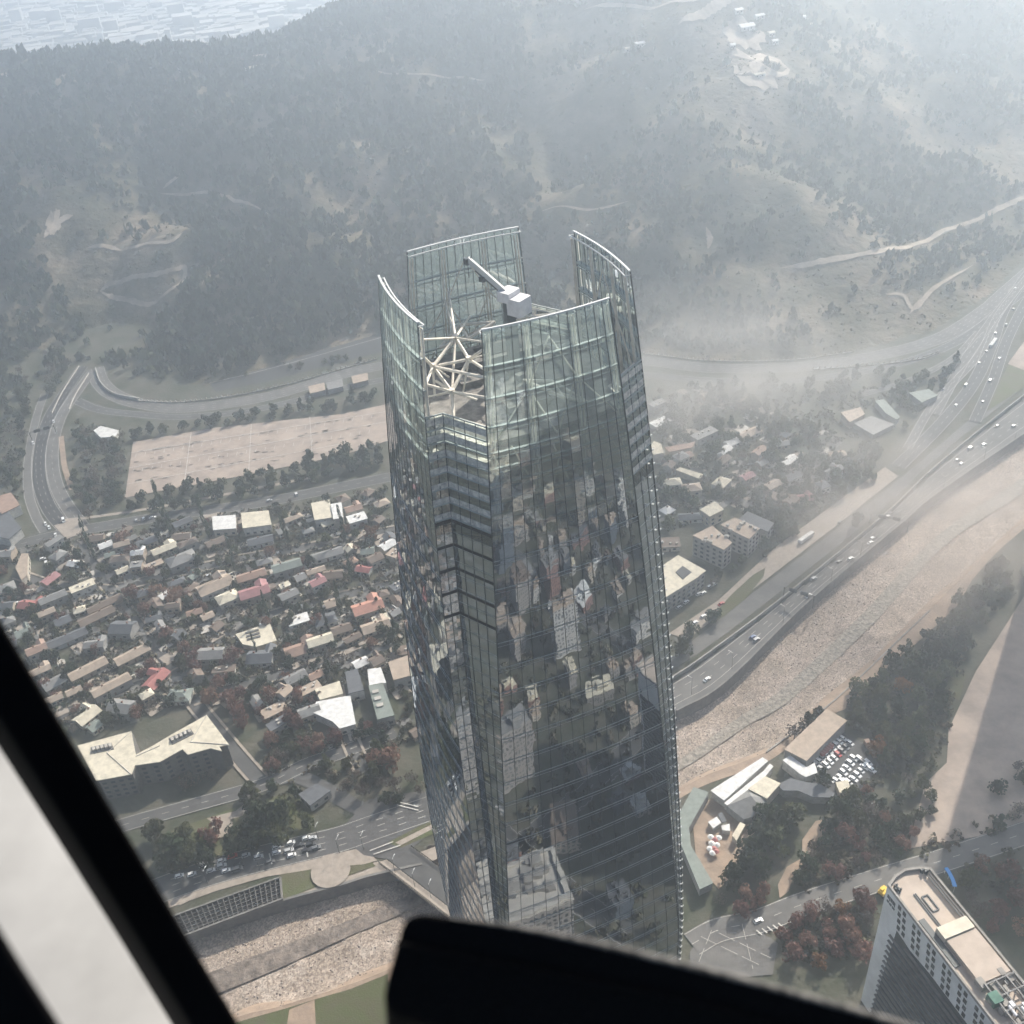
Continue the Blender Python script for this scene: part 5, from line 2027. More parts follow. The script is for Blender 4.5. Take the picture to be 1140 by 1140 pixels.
# ------------------------------------------------------------------ gantries, lamps, small site things
for (x0, y0, x1, y1, lab) in ((872, 664, 905, 674, 'sign gantry spanning the sunken freeway, nearest the tower'), (968, 582, 1010, 590, 'sign gantry spanning the hazy stretch of the freeway'), (36, 490, 63, 482, 'sign gantry over the curving avenue at left')):
    p, q = at(x0, y0), at(x1, y1)
    p.z = q.z = 0
    e = empty('sign_gantry', p)
    mb = MB()
    for c in (p, q):
        mb.beam(c - Vector((0, 0, 2)), c + Vector((0, 0, 7.2)), .5, .5)
    mb.build('post', m_concd, e, p)
    mb = MB()
    for dz in (6.2, 7.2):
        mb.beam(p + Vector((0, 0, dz)), q + Vector((0, 0, dz)), .35, .25)
    for k in range(10):
        mb.beam(p.lerp(q, k / 10) + Vector((0, 0, 6.2 + (k % 2))), p.lerp(q, (k + 1) / 10) + Vector((0, 0, 7.2 - (k % 2))), .15, .15)
    mb.build('truss', m_concd, e, p)
    mb = MB()
    for f in (.3, .68):
        c = p.lerp(q, f)
        mb.box((c.x, c.y, 6.6), (4.5, .25, 2.6), math.atan2(q.y - p.y, q.x - p.x))
    mb.build('sign_panel', m_mull, e, p)
    tag(e, lab, 'gantry')
lamps = [(770, 770, 1), (815, 742, 1), (872, 690, 1), (925, 648, 1), (958, 618, 1), (1000, 585, 1), (1050, 545, 1), (1095, 513, 1), (1130, 488, 1), (290, 970, 0), (330, 958, 0), (378, 950, 0), (405, 946, 0), (440, 972, 0), (462, 988, 0), (232, 985, 0), (480, 1000, 0), (355, 936, 0)]
pole, arm = MB(), MB()
pole.tube((0, 0, -2), (0, 0, 10), .14, 6, .08)
arm.beam((0, 0, 10), (1.9, 0, 10.3), .14, .14)
arm.box((2.3, 0, 10.3), (1.1, .35, .18))
pm, am = pole.mesh('pole', m_concd), arm.mesh('lamp_head', m_alum)
for x, y, s in lamps:
    p = at(x, y)
    e = empty('street_lamp', (p.x, p.y, 0), 2.4 if s else 1.2)
    link('pole', pm, e)
    link('lamp_head', am, e)
    tag(e, None, 'street lamp', 'street lamps')
    pend(e, 'tall grey street lamp', 'on the freeway wall' if s else 'by the riverside avenue and bridge', p.x, p.y)
# blue awning and yellow kiosk beyond the hotel
p0 = [at(x, y, 4) for x, y in ((1053, 966), (1057, 972), (1061, 980), (1063, 987))]
e = empty('awning', p0[0])
mb = MB()
for a_, b_ in zip(p0[:-1], p0[1:]):
    mb.beam(a_, b_, 1.6, .3)
mb.build('canopy', mat('blue_canvas', (.08, .28, .62)), e, e.location)
mb = MB()
for a_ in p0:
    mb.tube((a_.x, a_.y, 0), tuple(a_), .08, 6)
mb.build('post', m_alum, e, e.location)
tag(e, 'thin curved bright blue awning on the street behind the hotel', 'awning')
p0 = at(984, 990, 3)
e = empty('digger', (p0.x, p0.y, 0), .6)
my = mat('yellow_paint', (.75, .5, .04), rough=.5)
mb = MB()
mb.box((0, 0, 1.9), (4, 2.8, 1.6))
mb.box((-.6, .5, 3.1), (1.6, 1.4, 1.4))
mb.build('body', my, e)
mb = MB()
for s in (-1, 1):
    mb.box((0, s * 1.3, .5), (4.6, .7, 1.0))
mb.build('track', m_tyre, e)
mb = MB()
mb.beam((1.8, -.5, 2.4), (5, -.5, 5.2), .5, .6)
mb.beam((5, -.5, 5.2), (7, -.5, 2.4), .4, .5)
mb.box((7, -.5, 1.9), (1.2, 1.2, 1.2))
mb.build('boom', my, e)
tag(e, 'yellow digger on the street just behind the hotel corner', 'digger')
#PART4
# ------------------------------------------------------------------ trees
SPEC = dict(dark=((.045, .06, .03), (.027, .038, .02)), olive=((.1, .105, .05), (.06, .066, .03)), russet=((.24, .13, .1), (.165, .095, .072)), bare=((.17, .14, .115), (.12, .1, .085)), orange=((.25, .13, .05), (.17, .09, .04)), poplar=((.05, .065, .035), (.035, .048, .026)))
m_leaf = {k: mat('foliage_' + k, a_, noise=(.7, 4), col2=b_, objrand=.32, transl=.32, spec=.15) for k, (a_, b_) in SPEC.items()}
m_bark = mat('bark', (.09, .07, .055))


def crown_mesh(kind, seed):
    r = np.random.default_rng(seed)
    n = {'bare': 190, 'poplar': 210}.get(kind, 330)
    blobs = []
    if kind == 'poplar':
        for k in range(6):
            blobs.append((r.normal(0, .12), r.normal(0, .12), .35 + k * .3, .34 - .03 * abs(k - 2), .3))
    elif kind == 'dark' and seed % 3 == 0:
        for k in range(6):
            blobs.append((r.normal(0, .1), r.normal(0, .1), .35 + k * .2, .62 * (1 - k / 6.5), .2))
    else:
        for k in range(9):
            t, d = r.uniform(0, 6.28), r.uniform(.1, .62)
            blobs.append((d * math.cos(t), d * math.sin(t), r.uniform(.42, 1.05) - .25 * d, r.uniform(.26, .46), r.uniform(.2, .36)))
    V, Fs = [], []
    for i in range(n):
        bx, by, bz, br, bh = blobs[i % len(blobs)]
        u = r.normal(size=3)
        u /= np.linalg.norm(u)
        d = r.uniform(.62, 1.05)
        c = np.array([bx + u[0] * br * d, by + u[1] * br * d, bz + u[2] * bh * d])
        s = r.uniform(.055, .12) * (.75 if kind == 'bare' else 1)
        nv = u + r.normal(0, .55, 3)
        nv /= np.linalg.norm(nv)
        a_ = np.cross(nv, [.3, .2, 1])
        a_ /= np.linalg.norm(a_)
        b_ = np.cross(nv, a_)
        k = len(V)
        m = 5
        for j in range(m):
            t = 6.283 * j / m + r.uniform(-.3, .3)
            q = c + (a_ * math.cos(t) + b_ * math.sin(t)) * s * r.uniform(.7, 1.4) + nv * r.uniform(-.03, .03)
            V.append(tuple(q))
        Fs.append(tuple(range(k, k + m)))
    me = bpy.data.meshes.new('crown')
    me.from_pydata(V, [], Fs)
    me.materials.append(m_leaf[kind])
    return me


def trunk_mesh(kind, seed):
    r = random.Random(seed)
    mb = MB()
    mb.tube((0, 0, -.05), (0, 0, .38), .05, 7, .035)
    mb.tube((0, 0, .36), (0, 0, .75), .035, 6, .015)
    for k in range(6 if kind != 'bare' else 11):
        t = k * 1.1 + r.random()
        z0 = .3 + .05 * k
        q = (.45 * math.cos(t) * r.uniform(.6, 1.1), .45 * math.sin(t) * r.uniform(.6, 1.1), z0 + r.uniform(.2, .45))
        mb.tube((0, 0, z0), q, .02, 5, .008)
    return mb.mesh('trunk', m_bark)


TREE = {k: [(trunk_mesh(k, 50 + i), crown_mesh(k, 10 * (j + 1) + i)) for i in range(5)] for j, k in enumerate(SPEC)}
TNAME = dict(dark='dark tree', olive='olive tree', russet='russet tree', bare='bare tree', orange='orange tree', poplar='poplar tree')
TOBJ = dict(dark='evergreen_tree', olive='broadleaf_tree', russet='autumn_tree', bare='bare_tree', orange='autumn_tree', poplar='poplar_tree')
NTREE = [0]
TREES = []


def tree(kind, p, rad, place, hgt=None):
    if hgt is None:
        hgt = rad * random.uniform(1.35, 1.75) if kind != 'poplar' else rad * 5
    tm, cm = random.choice(TREE[kind])
    e = empty(TOBJ[kind], p, random.uniform(0, 6.28))
    hz_ = hgt / 1.2
    e.scale = (rad, rad, hz_)
    link('trunk', tm, e)
    link('crown', cm, e)
    tag(e, None, 'tree', f'{TNAME[kind]}s {place}')
    pend(e, TNAME[kind], place, p[0], p[1])
    NTREE[0] += 1
    TREES.append((p[0], p[1], rad))


def scatter(poly, n, kinds, rmin, rmax, place, sep=.75, obst=True, roads=True, gap=0.5):
    xs, ys = [p[0] for p in poly], [p[1] for p in poly]
    names, wts = list(kinds), list(kinds.values())
    made = tries = 0
    while made < n and tries < n * 14:
        tries += 1
        x, y = random.uniform(min(xs), max(xs)), random.uniform(min(ys), max(ys))
        if not inpoly(x, y, poly):
            continue
        p = at(x, y)
        r = random.uniform(rmin, rmax)
        if not in_view(p.x, p.y):
            continue
        if obst and not clear_of(p.x, p.y, gap if roads else -1, roads):
            continue
        if any(math.hypot(p.x - a_, p.y - b_) < (r + c_) * sep for a_, b_, c_ in TREES):
            continue
        p.z = ground_z(p.x, p.y)
        tree(random.choices(names, wts)[0], p, r, place)
        made += 1


for x, y in ((928, 842), (948, 852), (940, 832), (918, 858)):
    c_ = at(x, y)
    OBST.append((c_.x, c_.y, 12))
# singled-out trees, by where they stand in the picture: x, y of the crown, radius, kind
for x, y, r, k, pl in ((434, 845, 8.5, 'russet', 'by the white house at the tower foot'), (325, 800, 7, 'russet', 'in the street below the houses'), (252, 776, 7, 'russet', 'in the street below the houses'), (270, 797, 7, 'russet', 'in the street below the houses'),
                       (240, 762, 6, 'russet', 'in the street below the houses'), (262, 786, 6, 'russet', 'in the street below the houses'), (230, 776, 6.5, 'russet', 'in the street below the houses'), (302, 772, 6, 'russet', 'in the street below the houses'), (330, 776, 6.5, 'russet', 'in the street below the houses'), (350, 775, 5.5, 'russet', 'in the street below the houses'),
                       (372, 822, 6, 'russet', 'in the street below the houses'), (354, 832, 5, 'russet', 'in the street below the houses'), (300, 615, 6, 'russet', 'among the houses left of tower'), (172, 660, 6.5, 'russet', 'among the houses left of tower'), (147, 658, 7, 'russet', 'among the houses left of tower'), (192, 661, 7, 'russet', 'among the houses left of tower'),
                       (160, 681, 6, 'russet', 'among the houses left of tower'), (183, 702, 6.5, 'russet', 'among the houses left of tower'), (213, 738, 7.5, 'russet', 'among the houses left of tower'), (205, 722, 5, 'russet', 'among the houses left of tower'), (260, 728, 6, 'russet', 'among the houses left of tower'), (135, 600, 7, 'russet', 'among the houses left of tower'), (146, 612, 6, 'russet', 'among the houses left of tower'),
                       (415, 590, 7, 'orange', 'among the houses left of tower'), (252, 735, 5, 'russet', 'among the houses left of tower'), (168, 740, 5, 'russet', 'among the houses left of tower'), (345, 515, 11, 'dark', 'on the sunny car park edge'), (378, 508, 11, 'dark', 'on the sunny car park edge'), (402, 506, 8, 'dark', 'on the sunny car park edge'),
                       (300, 910, 11, 'dark', 'in the riverside park'), (285, 925, 9, 'dark', 'in the riverside park'), (318, 903, 9, 'olive', 'in the riverside park'), (273, 935, 8, 'dark', 'in the riverside park'), (305, 930, 8, 'olive', 'in the riverside park'), (238, 925, 8, 'russet', 'in the riverside park'), (255, 942, 7, 'dark', 'in the riverside park'), (215, 945, 9, 'olive', 'in the riverside park'),
                       (195, 940, 9, 'dark', 'in the riverside park'), (185, 955, 9, 'dark', 'in the riverside park'), (228, 955, 8, 'dark', 'in the riverside park'), (170, 925, 8, 'olive', 'in the riverside park'), (205, 925, 6, 'olive', 'in the riverside park'), (188, 588, 5, 'poplar', 'by the cross street'), (205, 870, 5, 'bare', 'in front of the office building'), (213, 866, 5, 'bare', 'in front of the office building'), (235, 862, 5, 'bare', 'in front of the office building'),
                       (855, 905, 8, 'dark', 'beside the riverside yard'), (870, 912, 9, 'dark', 'beside the riverside yard'), (850, 930, 9, 'dark', 'beside the riverside yard'), (838, 945, 9, 'dark', 'beside the riverside yard'), (866, 935, 8, 'olive', 'beside the riverside yard'), (884, 905, 8, 'olive', 'beside the riverside yard'), (825, 960, 8, 'dark', 'beside the riverside yard'), (846, 962, 8, 'dark', 'beside the riverside yard'), (815, 975, 8, 'dark', 'beside the riverside yard'),
                       (916, 868, 7, 'dark', 'beside the crowded car yard'), (934, 898, 8, 'dark', 'beside the crowded car yard'), (946, 885, 7, 'olive', 'beside the crowded car yard'), (900, 803, 7, 'dark', 'beside the big tan shed'), (912, 795, 6, 'dark', 'beside the big tan shed'), (885, 815, 6, 'bare', 'beside the big tan shed'), (770, 700, 7, 'olive', 'by the upper road right of tower'), (757, 720, 8, 'olive', 'by the upper road right of tower'), (795, 685, 6, 'dark', 'by the upper road right of tower'), (952, 578, 7, 'dark', 'by the upper road right of tower')):
    p = at(x, y, r * .8)
    p.z = 0
    tree(k, p, r, pl)
# lower-right groves
scatter([(866, 1040), (900, 1012), (965, 1000), (970, 1040), (950, 1075), (880, 1075)], 16, dict(russet=6, orange=2, bare=2), 4.5, 7.5, 'between the square and hotel', .6)
scatter([(790, 1010), (830, 985), (870, 995), (840, 1020)], 8, dict(russet=5, bare=3), 3.5, 5.5, 'above the street by the square', .6)
scatter([(890, 985), (900, 940), (940, 895), (1000, 862), (1040, 850), (1045, 900), (1010, 945), (990, 970), (900, 1000)], 40, dict(bare=4, olive=3, dark=3, russet=2), 3.2, 6, 'in scrubby park above the street', .65)
scatter([(925, 870), (945, 780), (985, 740), (1030, 715), (1075, 690), (1080, 715), (1058, 750), (1046, 785), (1034, 830), (985, 855), (960, 885)], 58, dict(dark=5, olive=6, orange=1), 5, 8.5, 'in the park beside the dirt plaza', .6)
scatter([(1060, 985), (1085, 955), (1140, 965), (1140, 1050), (1100, 1040)], 9, dict(russet=3, bare=4, olive=2), 4, 6.5, 'behind the hotel roof', .65)
scatter([(1085, 900), (1140, 840), (1140, 910), (1100, 930)], 5, dict(dark=3, bare=2), 4.5, 6, 'in the deep shade at the right edge', .7)
# belts and gardens left of tower
scatter([(139, 558), (283, 531), (420, 497), (425, 520), (300, 548), (150, 578)], 40, dict(dark=6, olive=2), 4.5, 7, 'in the belt below the sunny car park', .6)
scatter([(150, 485), (250, 468), (420, 436), (420, 448), (300, 468), (150, 489)], 26, dict(dark=5, olive=2), 4, 6.5, 'in the belt above the sunny car park', .6)
scatter([(84, 485), (140, 478), (137, 560), (120, 592), (95, 575), (80, 530)], 30, dict(dark=4, olive=2, bare=3), 4, 6.5, 'between avenue and car park', .62)
scatter([(0, 470), (28, 465), (26, 545), (0, 545)], 16, dict(dark=3, bare=3, olive=2), 4, 6.5, 'left of the curving avenue', .65)
scatter(HOOD, 300, dict(dark=4, olive=4.5, russet=2, bare=2.4, poplar=.4), 2.2, 5.0, 'among the houses left of tower', .5, gap=-2.2)
scatter([(230, 840), (262, 790), (330, 800), (420, 815), (440, 850), (420, 880), (380, 860), (330, 850), (290, 862)], 26, dict(dark=4, olive=3, bare=3, russet=2), 3.5, 6, 'above the riverside park', .6)
scatter([(160, 905), (230, 880), (330, 870), (345, 920), (250, 955), (180, 985)], 14, dict(dark=5, olive=3), 4, 7, 'in the riverside park', .6)
scatter([(380, 880), (440, 860), (480, 880), (470, 900), (400, 900)], 8, dict(bare=3, dark=3), 4, 6, 'at the road fork by the tower', .6)
# right of tower
scatter(HOODR + [], 130, dict(dark=3.6, olive=5, bare=1.2), 3.5, 6.5, 'in hazy gardens right of tower', .62, gap=-1)
scatter([(840, 560), (900, 515), (985, 500), (975, 530), (930, 558), (870, 605), (850, 620)], 34, dict(dark=3, olive=4), 4, 7, 'on the slope above the upper road', .6, gap=-.5)
scatter([(760, 430), (900, 425), (1000, 412), (1030, 425), (930, 445), (800, 450)], 26, dict(dark=5, olive=2), 4, 6.5, 'along the hazy hill-foot road', .65)
scatter([(740, 690), (800, 640), (850, 610), (842, 625), (800, 655), (760, 690)], 12, dict(olive=3, dark=3, bare=2), 3, 5, 'by the upper road right of tower', .65)

scatter([(1030, 712), (1075, 665), (1120, 628), (1140, 640), (1112, 690), (1085, 700)], 22, dict(dark=2, olive=5, bare=1), 4, 7, 'at the top of the riverside park', .62)
scatter([(0, 392), (84, 398), (56, 448), (36, 478), (0, 470)], 30, dict(dark=2, olive=4, bare=3), 4, 7, 'on the slope left of the avenue', .62)
scatter([(990, 425), (1050, 405), (1085, 385), (1060, 440), (1010, 480), (985, 470)], 26, dict(dark=2, olive=4, bare=1), 3, 5.5, 'beside the ramps and club', .65)
scatter([(240, 412), (420, 392), (420, 402), (250, 424)], 14, dict(olive=4, bare=2), 2.5, 4, 'above the hill-foot road', .7)

# ------------------------------------------------------------------ ground cover and far woods (uncountable)


def clump_mesh(name, P, R_, Hs, m, per=12, seed=1, lift=.45, sz=.42):
    """many small leafy clumps as one mesh; a value per clump varies its tone"""
    r = np.random.default_rng(seed)
    n = len(P)
    u = r.normal(size=(n, per, 3))
    u /= np.linalg.norm(u, axis=2, keepdims=True)
    d = r.uniform(.45, 1.0, (n, per, 1))
    c = u * d
    c[..., 2] = c[..., 2] * .5 + lift
    nv = u + r.normal(0, .6, (n, per, 3))
    nv /= np.linalg.norm(nv, axis=2, keepdims=True)
    a_ = np.cross(nv, np.array([.3, .2, 1.0]))
    a_ /= np.linalg.norm(a_, axis=2, keepdims=True) + 1e-9
    b_ = np.cross(nv, a_)
    V = []
    for t in (0, 1.57, 3.14, 4.71):
        k = r.uniform(.6, 1.3, (n, per, 1)) * sz
        V.append(c + (a_ * math.cos(t) + b_ * math.sin(t)) * k)
    V = np.stack(V, 2)                                   # n, per, 4, 3
    V[..., 0] *= R_[:, None, None]
    V[..., 1] *= R_[:, None, None]
    V[..., 2] *= Hs[:, None, None]
    V += P[:, None, None, :]
    me = bpy.data.meshes.new(name)
    nq = n * per
    me.vertices.add(nq * 4)
    me.vertices.foreach_set('co', V.astype(np.float32).ravel())
    me.loops.add(nq * 4)
    me.loops.foreach_set('vertex_index', np.arange(nq * 4, dtype=np.int32))
    me.polygons.add(nq)
    me.polygons.foreach_set('loop_start', np.arange(0, nq * 4, 4, dtype=np.int32))
    me.update(calc_edges=True)
    at_ = me.attributes.new('tone', 'FLOAT', 'POINT')
    at_.data.foreach_set('value', np.repeat(r.uniform(0, 1, n), per * 4).astype(np.float32))
    me.materials.append(m)
    return link(name, me)


m_wood = mat('hill_foliage', (.036, .046, .026), attr='tone', objrand=.75, noise=(.01, 3), col2=(.065, .066, .038), transl=.15, spec=.1)
m_scrub = mat('scrub_foliage', (.07, .075, .045), attr='tone', objrand=.5, noise=(.05, 3), col2=(.13, .105, .075), transl=.15, spec=.1)
# woods on the hill: dense on the left, patchy on the right, thin in the clearings
n = 76000
X = RNG.uniform(-1150, 1150, n)
Y = RNG.uniform(700, 2050, n)
H = hill_h(X, Y)
yf, yr = np.interp(X, fx, fy), np.interp(X, rx, ry)
t = (Y - yf) / (yr - yf)
dens = 0.6 + .62 * wav(X, Y, 260, 0) + .45 * wav(X, Y, 90, 6)
dens = dens + np.where(X < 60, .42, -.08) + np.where((t > .93) & (X < -60), .5, 0)
for cx_, cy_, rr in ((160, 290, 45), (160, 318, 42), (60, 258, 26), (820, 45, 40), (845, 85, 30), (560, 170, 60)):
    c = hill_at(cx_, cy_)
    dens = dens - 1.3 * np.exp(-((X - c.x) ** 2 + (Y - c.y) ** 2 * .35) / rr ** 2 / 1.4)
keep = (t > .015) & (t < 1.06) & (RNG.uniform(0, 1, n) < np.clip(dens, .04, 1)) & (np.abs(X) < .62 * Y + 60)
ROADS_H = []
# paths on the hill
m_path = mat('hill_path', (.42, .35, .275), noise=(.08, 7), col2=(.25, .205, .155))


def hill_path(pts, w, m=m_path, name='dirt_path'):
    ln = smooth_line([hill_at(x, y) for x, y in pts], 10)
    mb = MB()
    zf = lambda x, y: float(hill_h(np.array([x]), np.array([y]))[0])
    n_, prev = len(ln), None
    for i in range(n_):
        d = ln[min(i + 1, n_ - 1)] - ln[max(i - 1, 0)]
        d.z = 0
        d.normalize()
        nr = Vector((d.y, -d.x, 0))
        ww = w * .36 * min(1, .12 + min(i, n_ - 1 - i) / 7) * random.uniform(.72, 1.15)
        cur = [ln[i] - nr * ww, ln[i] + nr * ww * random.uniform(.7, 1.1)]
        for q in cur:
            q.z = zf(q.x, q.y) + 1.1
        if prev:
            mb.quad(prev[1], cur[1], cur[0], prev[0])
        prev = cur
    tag(mb.build(name, m), kind='structure')
    ROADS_H.append([(p.x, p.y) for p in ln])
    return ln


hill_path([(868, 300), (920, 292), (985, 280), (1050, 258), (1100, 240), (1140, 221), (1200, 200)], 9)
hill_path([(985, 330), (1005, 331), (1018, 346), (1040, 322), (1083, 297)], 5)
hill_path([(1012, 352), (1022, 340), (1035, 330)], 5)
hill_path([(815, 298), (840, 302)], 5)
hill_path([(50, 268), (58, 256), (72, 246), (82, 242)], 9)
hill_path([(112, 326), (125, 318), (145, 312), (170, 308), (196, 303), (206, 300), (200, 318), (176, 336), (150, 338), (130, 334), (112, 326)], 7)
hill_path([(128, 280), (150, 276), (165, 272), (190, 270), (206, 259)], 6)
hill_path([(96, 278), (118, 276), (140, 280)], 7)
hill_path([(176, 216), (210, 218), (245, 218), (262, 225), (300, 241)], 5)
hill_path([(206, 192), (190, 205), (182, 212)], 5)
hill_path([(255, 285), (240, 300), (225, 320)], 6)
hill_path([(600, 237), (660, 236), (700, 225)], 4)
hill_path([(380, 85), (440, 84), (500, 88), (540, 92)], 4)
hill_path([(650, 12), (700, 8), (760, 3), (815, -8)], 9)
hill_path([(755, 30), (780, 18), (800, 6), (820, -6)], 16)
hill_path([(786, 256), (790, 268), (788, 280)], 8)
for cl in ((828, 42, 26, 10), (840, 70, 34, 14), (843, 88, 22, 9), (60, 250, 7, 7)):
    c = hill_at(cl[0], cl[1])
    mb = MB()
    k = 26
    ring = []
    for i in range(k):
        f = random.uniform(.7, 1.15)
        x, y = c.x + cl[2] * f * math.cos(6.283 * i / k), c.y + cl[3] * 2.2 * f * math.sin(6.283 * i / k)
        ring.append(Vector((x, y, float(hill_h(np.array([x]), np.array([y]))[0]) + 1.5)))
    c.z += 1.6
    for i in range(k):
        mb.quad(c, ring[i], ring[(i + 1) % k])
    tag(mb.build('clearing', m_path), kind='structure')
for pth in ROADS_H:
    keep &= seg_dist(X, Y, pth) > 7
P = np.stack([X, Y, H], -1)[keep][:42000]
Rr = RNG.uniform(2.2, 6.8, len(P)) * np.where(P[:, 0] > 60, .72, 1.0)
Hs = Rr * RNG.uniform(1.2, 2.3, len(P))
tag(clump_mesh('hill_woods', P, Rr, Hs, m_wood, 13, 3), 'hazy dark woods covering the hillside behind the tower', 'woods', kind='stuff')
# scrub everywhere on the slopes
n = 26000
X = RNG.uniform(-900, 1100, n)
Y = RNG.uniform(700, 1700, n)
H = hill_h(X, Y)
yf = np.interp(X, fx, fy)
keep = (Y > yf + 3) & (np.abs(X) < .6 * Y + 60) & (H > .5)
for pth in ROADS_H:
    keep &= seg_dist(X, Y, pth) > 5
P = np.stack([X, Y, H], -1)[keep]
Rr = RNG.uniform(1.0, 2.6, len(P))
tag(clump_mesh('hill_scrub', P, Rr, Rr * .9, m_scrub, 6, 4), 'low dry scrub dotted over the hillside', 'scrub', kind='stuff')
# garden shrubs between houses and in parks
pts = []
for poly, n in ((HOOD, 5200), (HOODR, 900), ([(925, 870), (945, 780), (1085, 690), (1062, 785), (1048, 840), (960, 885)], 500), ([(84, 470), (140, 478), (137, 560), (95, 575)], 300), ([(890, 985), (900, 940), (940, 900), (1010, 900), (1010, 945), (900, 1000)], 300),
                ([(160, 905), (330, 870), (345, 920), (180, 985)], 130), ([(230, 840), (330, 800), (440, 850), (420, 880), (290, 862)], 300), ([(150, 890), (200, 850), (280, 845), (290, 870), (170, 905)], 160), ([(866, 1040), (965, 1000), (970, 1060), (880, 1075)], 200),
                ([(840, 560), (985, 500), (930, 558), (850, 620)], 300), ([(800, 450), (1030, 425), (1000, 480), (900, 500)], 400), ([(0, 460), (28, 465), (26, 600), (0, 600)], 160), ([(1010, 945), (1140, 900), (1140, 1000), (1060, 990)], 120)):
    xs, ys = [p[0] for p in poly], [p[1] for p in poly]
    k = 0
    for _ in range(n * 3):
        if k >= n:
            break
        x, y = random.uniform(min(xs), max(xs)), random.uniform(min(ys), max(ys))
        if inpoly(x, y, poly):
            p = at(x, y)
            if in_view(p.x, p.y) and clear_of(p.x, p.y, -1.2):
                pts.append((p.x, p.y, ground_z(p.x, p.y)))
            k += 1
P = np.array(pts)
Rr = RNG.uniform(.9, 2.6, len(P))
tag(clump_mesh('garden_shrubs', P, Rr, Rr * RNG.uniform(.7, 1.4, len(P)), m_scrub, 10, 5), 'mixed garden shrubs and hedges filling the plots between houses', 'shrubs', kind='stuff')
# loose stones on the river bed
m_stone = mat('pale_stone', (.46, .41, .36), attr='tone', objrand=.4)
sel = np.argwhere((INR) & (GX > -260) & (GX < 420) & (GY < 700))
vs = []
V, Fs = [], []
for k in range(5200):
    j, i = sel[RNG.integers(len(sel))]
    x, y = GX[j, i] + RNG.uniform(-2, 2), GY[j, i] + RNG.uniform(-2, 2)
    z = GZ[j, i]
    if z < RIV_Z + .2 and False:
        continue
    s = RNG.uniform(.15, .6)
    n0 = len(V)
    for q in ((1, 0, 0), (0, 1, 0), (-1, 0, 0), (0, -1, 0), (0, 0, .7)):
        V.append((x + q[0] * s * RNG.uniform(.6, 1.3), y + q[1] * s * RNG.uniform(.6, 1.3), z + q[2] * s + .05))
    Fs += [(n0, n0 + 1, n0 + 4), (n0 + 1, n0 + 2, n0 + 4), (n0 + 2, n0 + 3, n0 + 4), (n0 + 3, n0, n0 + 4)]
me = bpy.data.meshes.new('river_stones')
me.from_pydata(V, [], Fs)
me.materials.append(m_stone)
tag(link('river_stones', me), 'pale loose stones strewn over the dry river bed', 'stones', kind='stuff')

# buildings on the hill and the city beyond it
for x, y, w, d_, rf, lab in ((830, 34, 22, 14, 'white', 'long white building on the hazy upper hillside'), (822, 16, 12, 8, 'white', 'small white house above the long white hillside building'), (845, 22, 14, 8, 'white', 'white house right of the small hillside house'),
                             (858, 41, 10, 8, 'cream', 'cream hut right of the long white hillside building'), (862, 49, 10, 7, 'white', 'white hut below the cream hillside hut'), (815, 54, 8, 7, 'white', 'white hut at the left end of the hillside clearing'), (893, 22, 10, 7, 'white', 'white house highest right on the hillside'), (900, 31, 11, 6, 'cream', 'cream house right below the highest right white house'),
                             (845, 86, 16, 6, 'cream', 'narrow pale building on the tan hillside clearing'), (290, 66, 26, 9, 'tan', 'tan-roofed villa just under the left ridge line'), (285, 78, 30, 8, 'cream', 'cream terrace house just below the ridge villa'), (202, 80, 8, 6, 'white', 'small white hut below the middle of the ridge'), (8, 87, 16, 8, 'tan', 'tan house on the left ridge at the photo edge'),
                             (712, 52, 14, 8, 'white', 'white building high on the hill right of tower crown'), (700, 58, 12, 7, 'cream', 'cream building just below the high white one')):
    p = hill_at(x, y)
    e = house('gable', w, d_, 4.5, rf, 'white', (p.x, p.y, p.z - .8), .3)
    e['group'] = 'buildings on the hillside'
    e['label'] = lab
n = 9000
V, Fs = [], []
r = np.random.default_rng(21)
for k in range(n):
    Y0 = r.uniform(2150, 6500)
    X0 = r.uniform(-.62, .03) * Y0
    s, h = r.uniform(7, 26), r.uniform(4, 12) * (3 if r.random() < .04 else 1)
    w = s * r.uniform(.4, 1)
    t = r.choice((.2, .25, 1.77, 1.8))
    ca, sa = math.cos(t), math.sin(t)
    k0 = len(V)
    for z in (0, h):
        for x, y in ((-s, -w), (s, -w), (s, w), (-s, w)):
            V.append((X0 + ca * x - sa * y, Y0 + sa * x + ca * y, z))
    Fs += [(k0, k0 + 1, k0 + 5, k0 + 4), (k0 + 1, k0 + 2, k0 + 6, k0 + 5), (k0 + 2, k0 + 3, k0 + 7, k0 + 6), (k0 + 3, k0, k0 + 4, k0 + 7), (k0 + 4, k0 + 5, k0 + 6, k0 + 7)]
me = bpy.data.meshes.new('far_city')
me.from_pydata(V, [], Fs)
me.materials.append(mat('far_roofs', (.55, .52, .48), noise=(.01, 3), col2=(.3, .29, .27)))
tag(link('far_city', me), 'mass of tiny rooftops fading into bright haze beyond the ridge', 'city', kind='stuff')

# ------------------------------------------------------------------ the city behind the viewpoint: it shows only mirrored in the tower, and one tower there shades the plaza


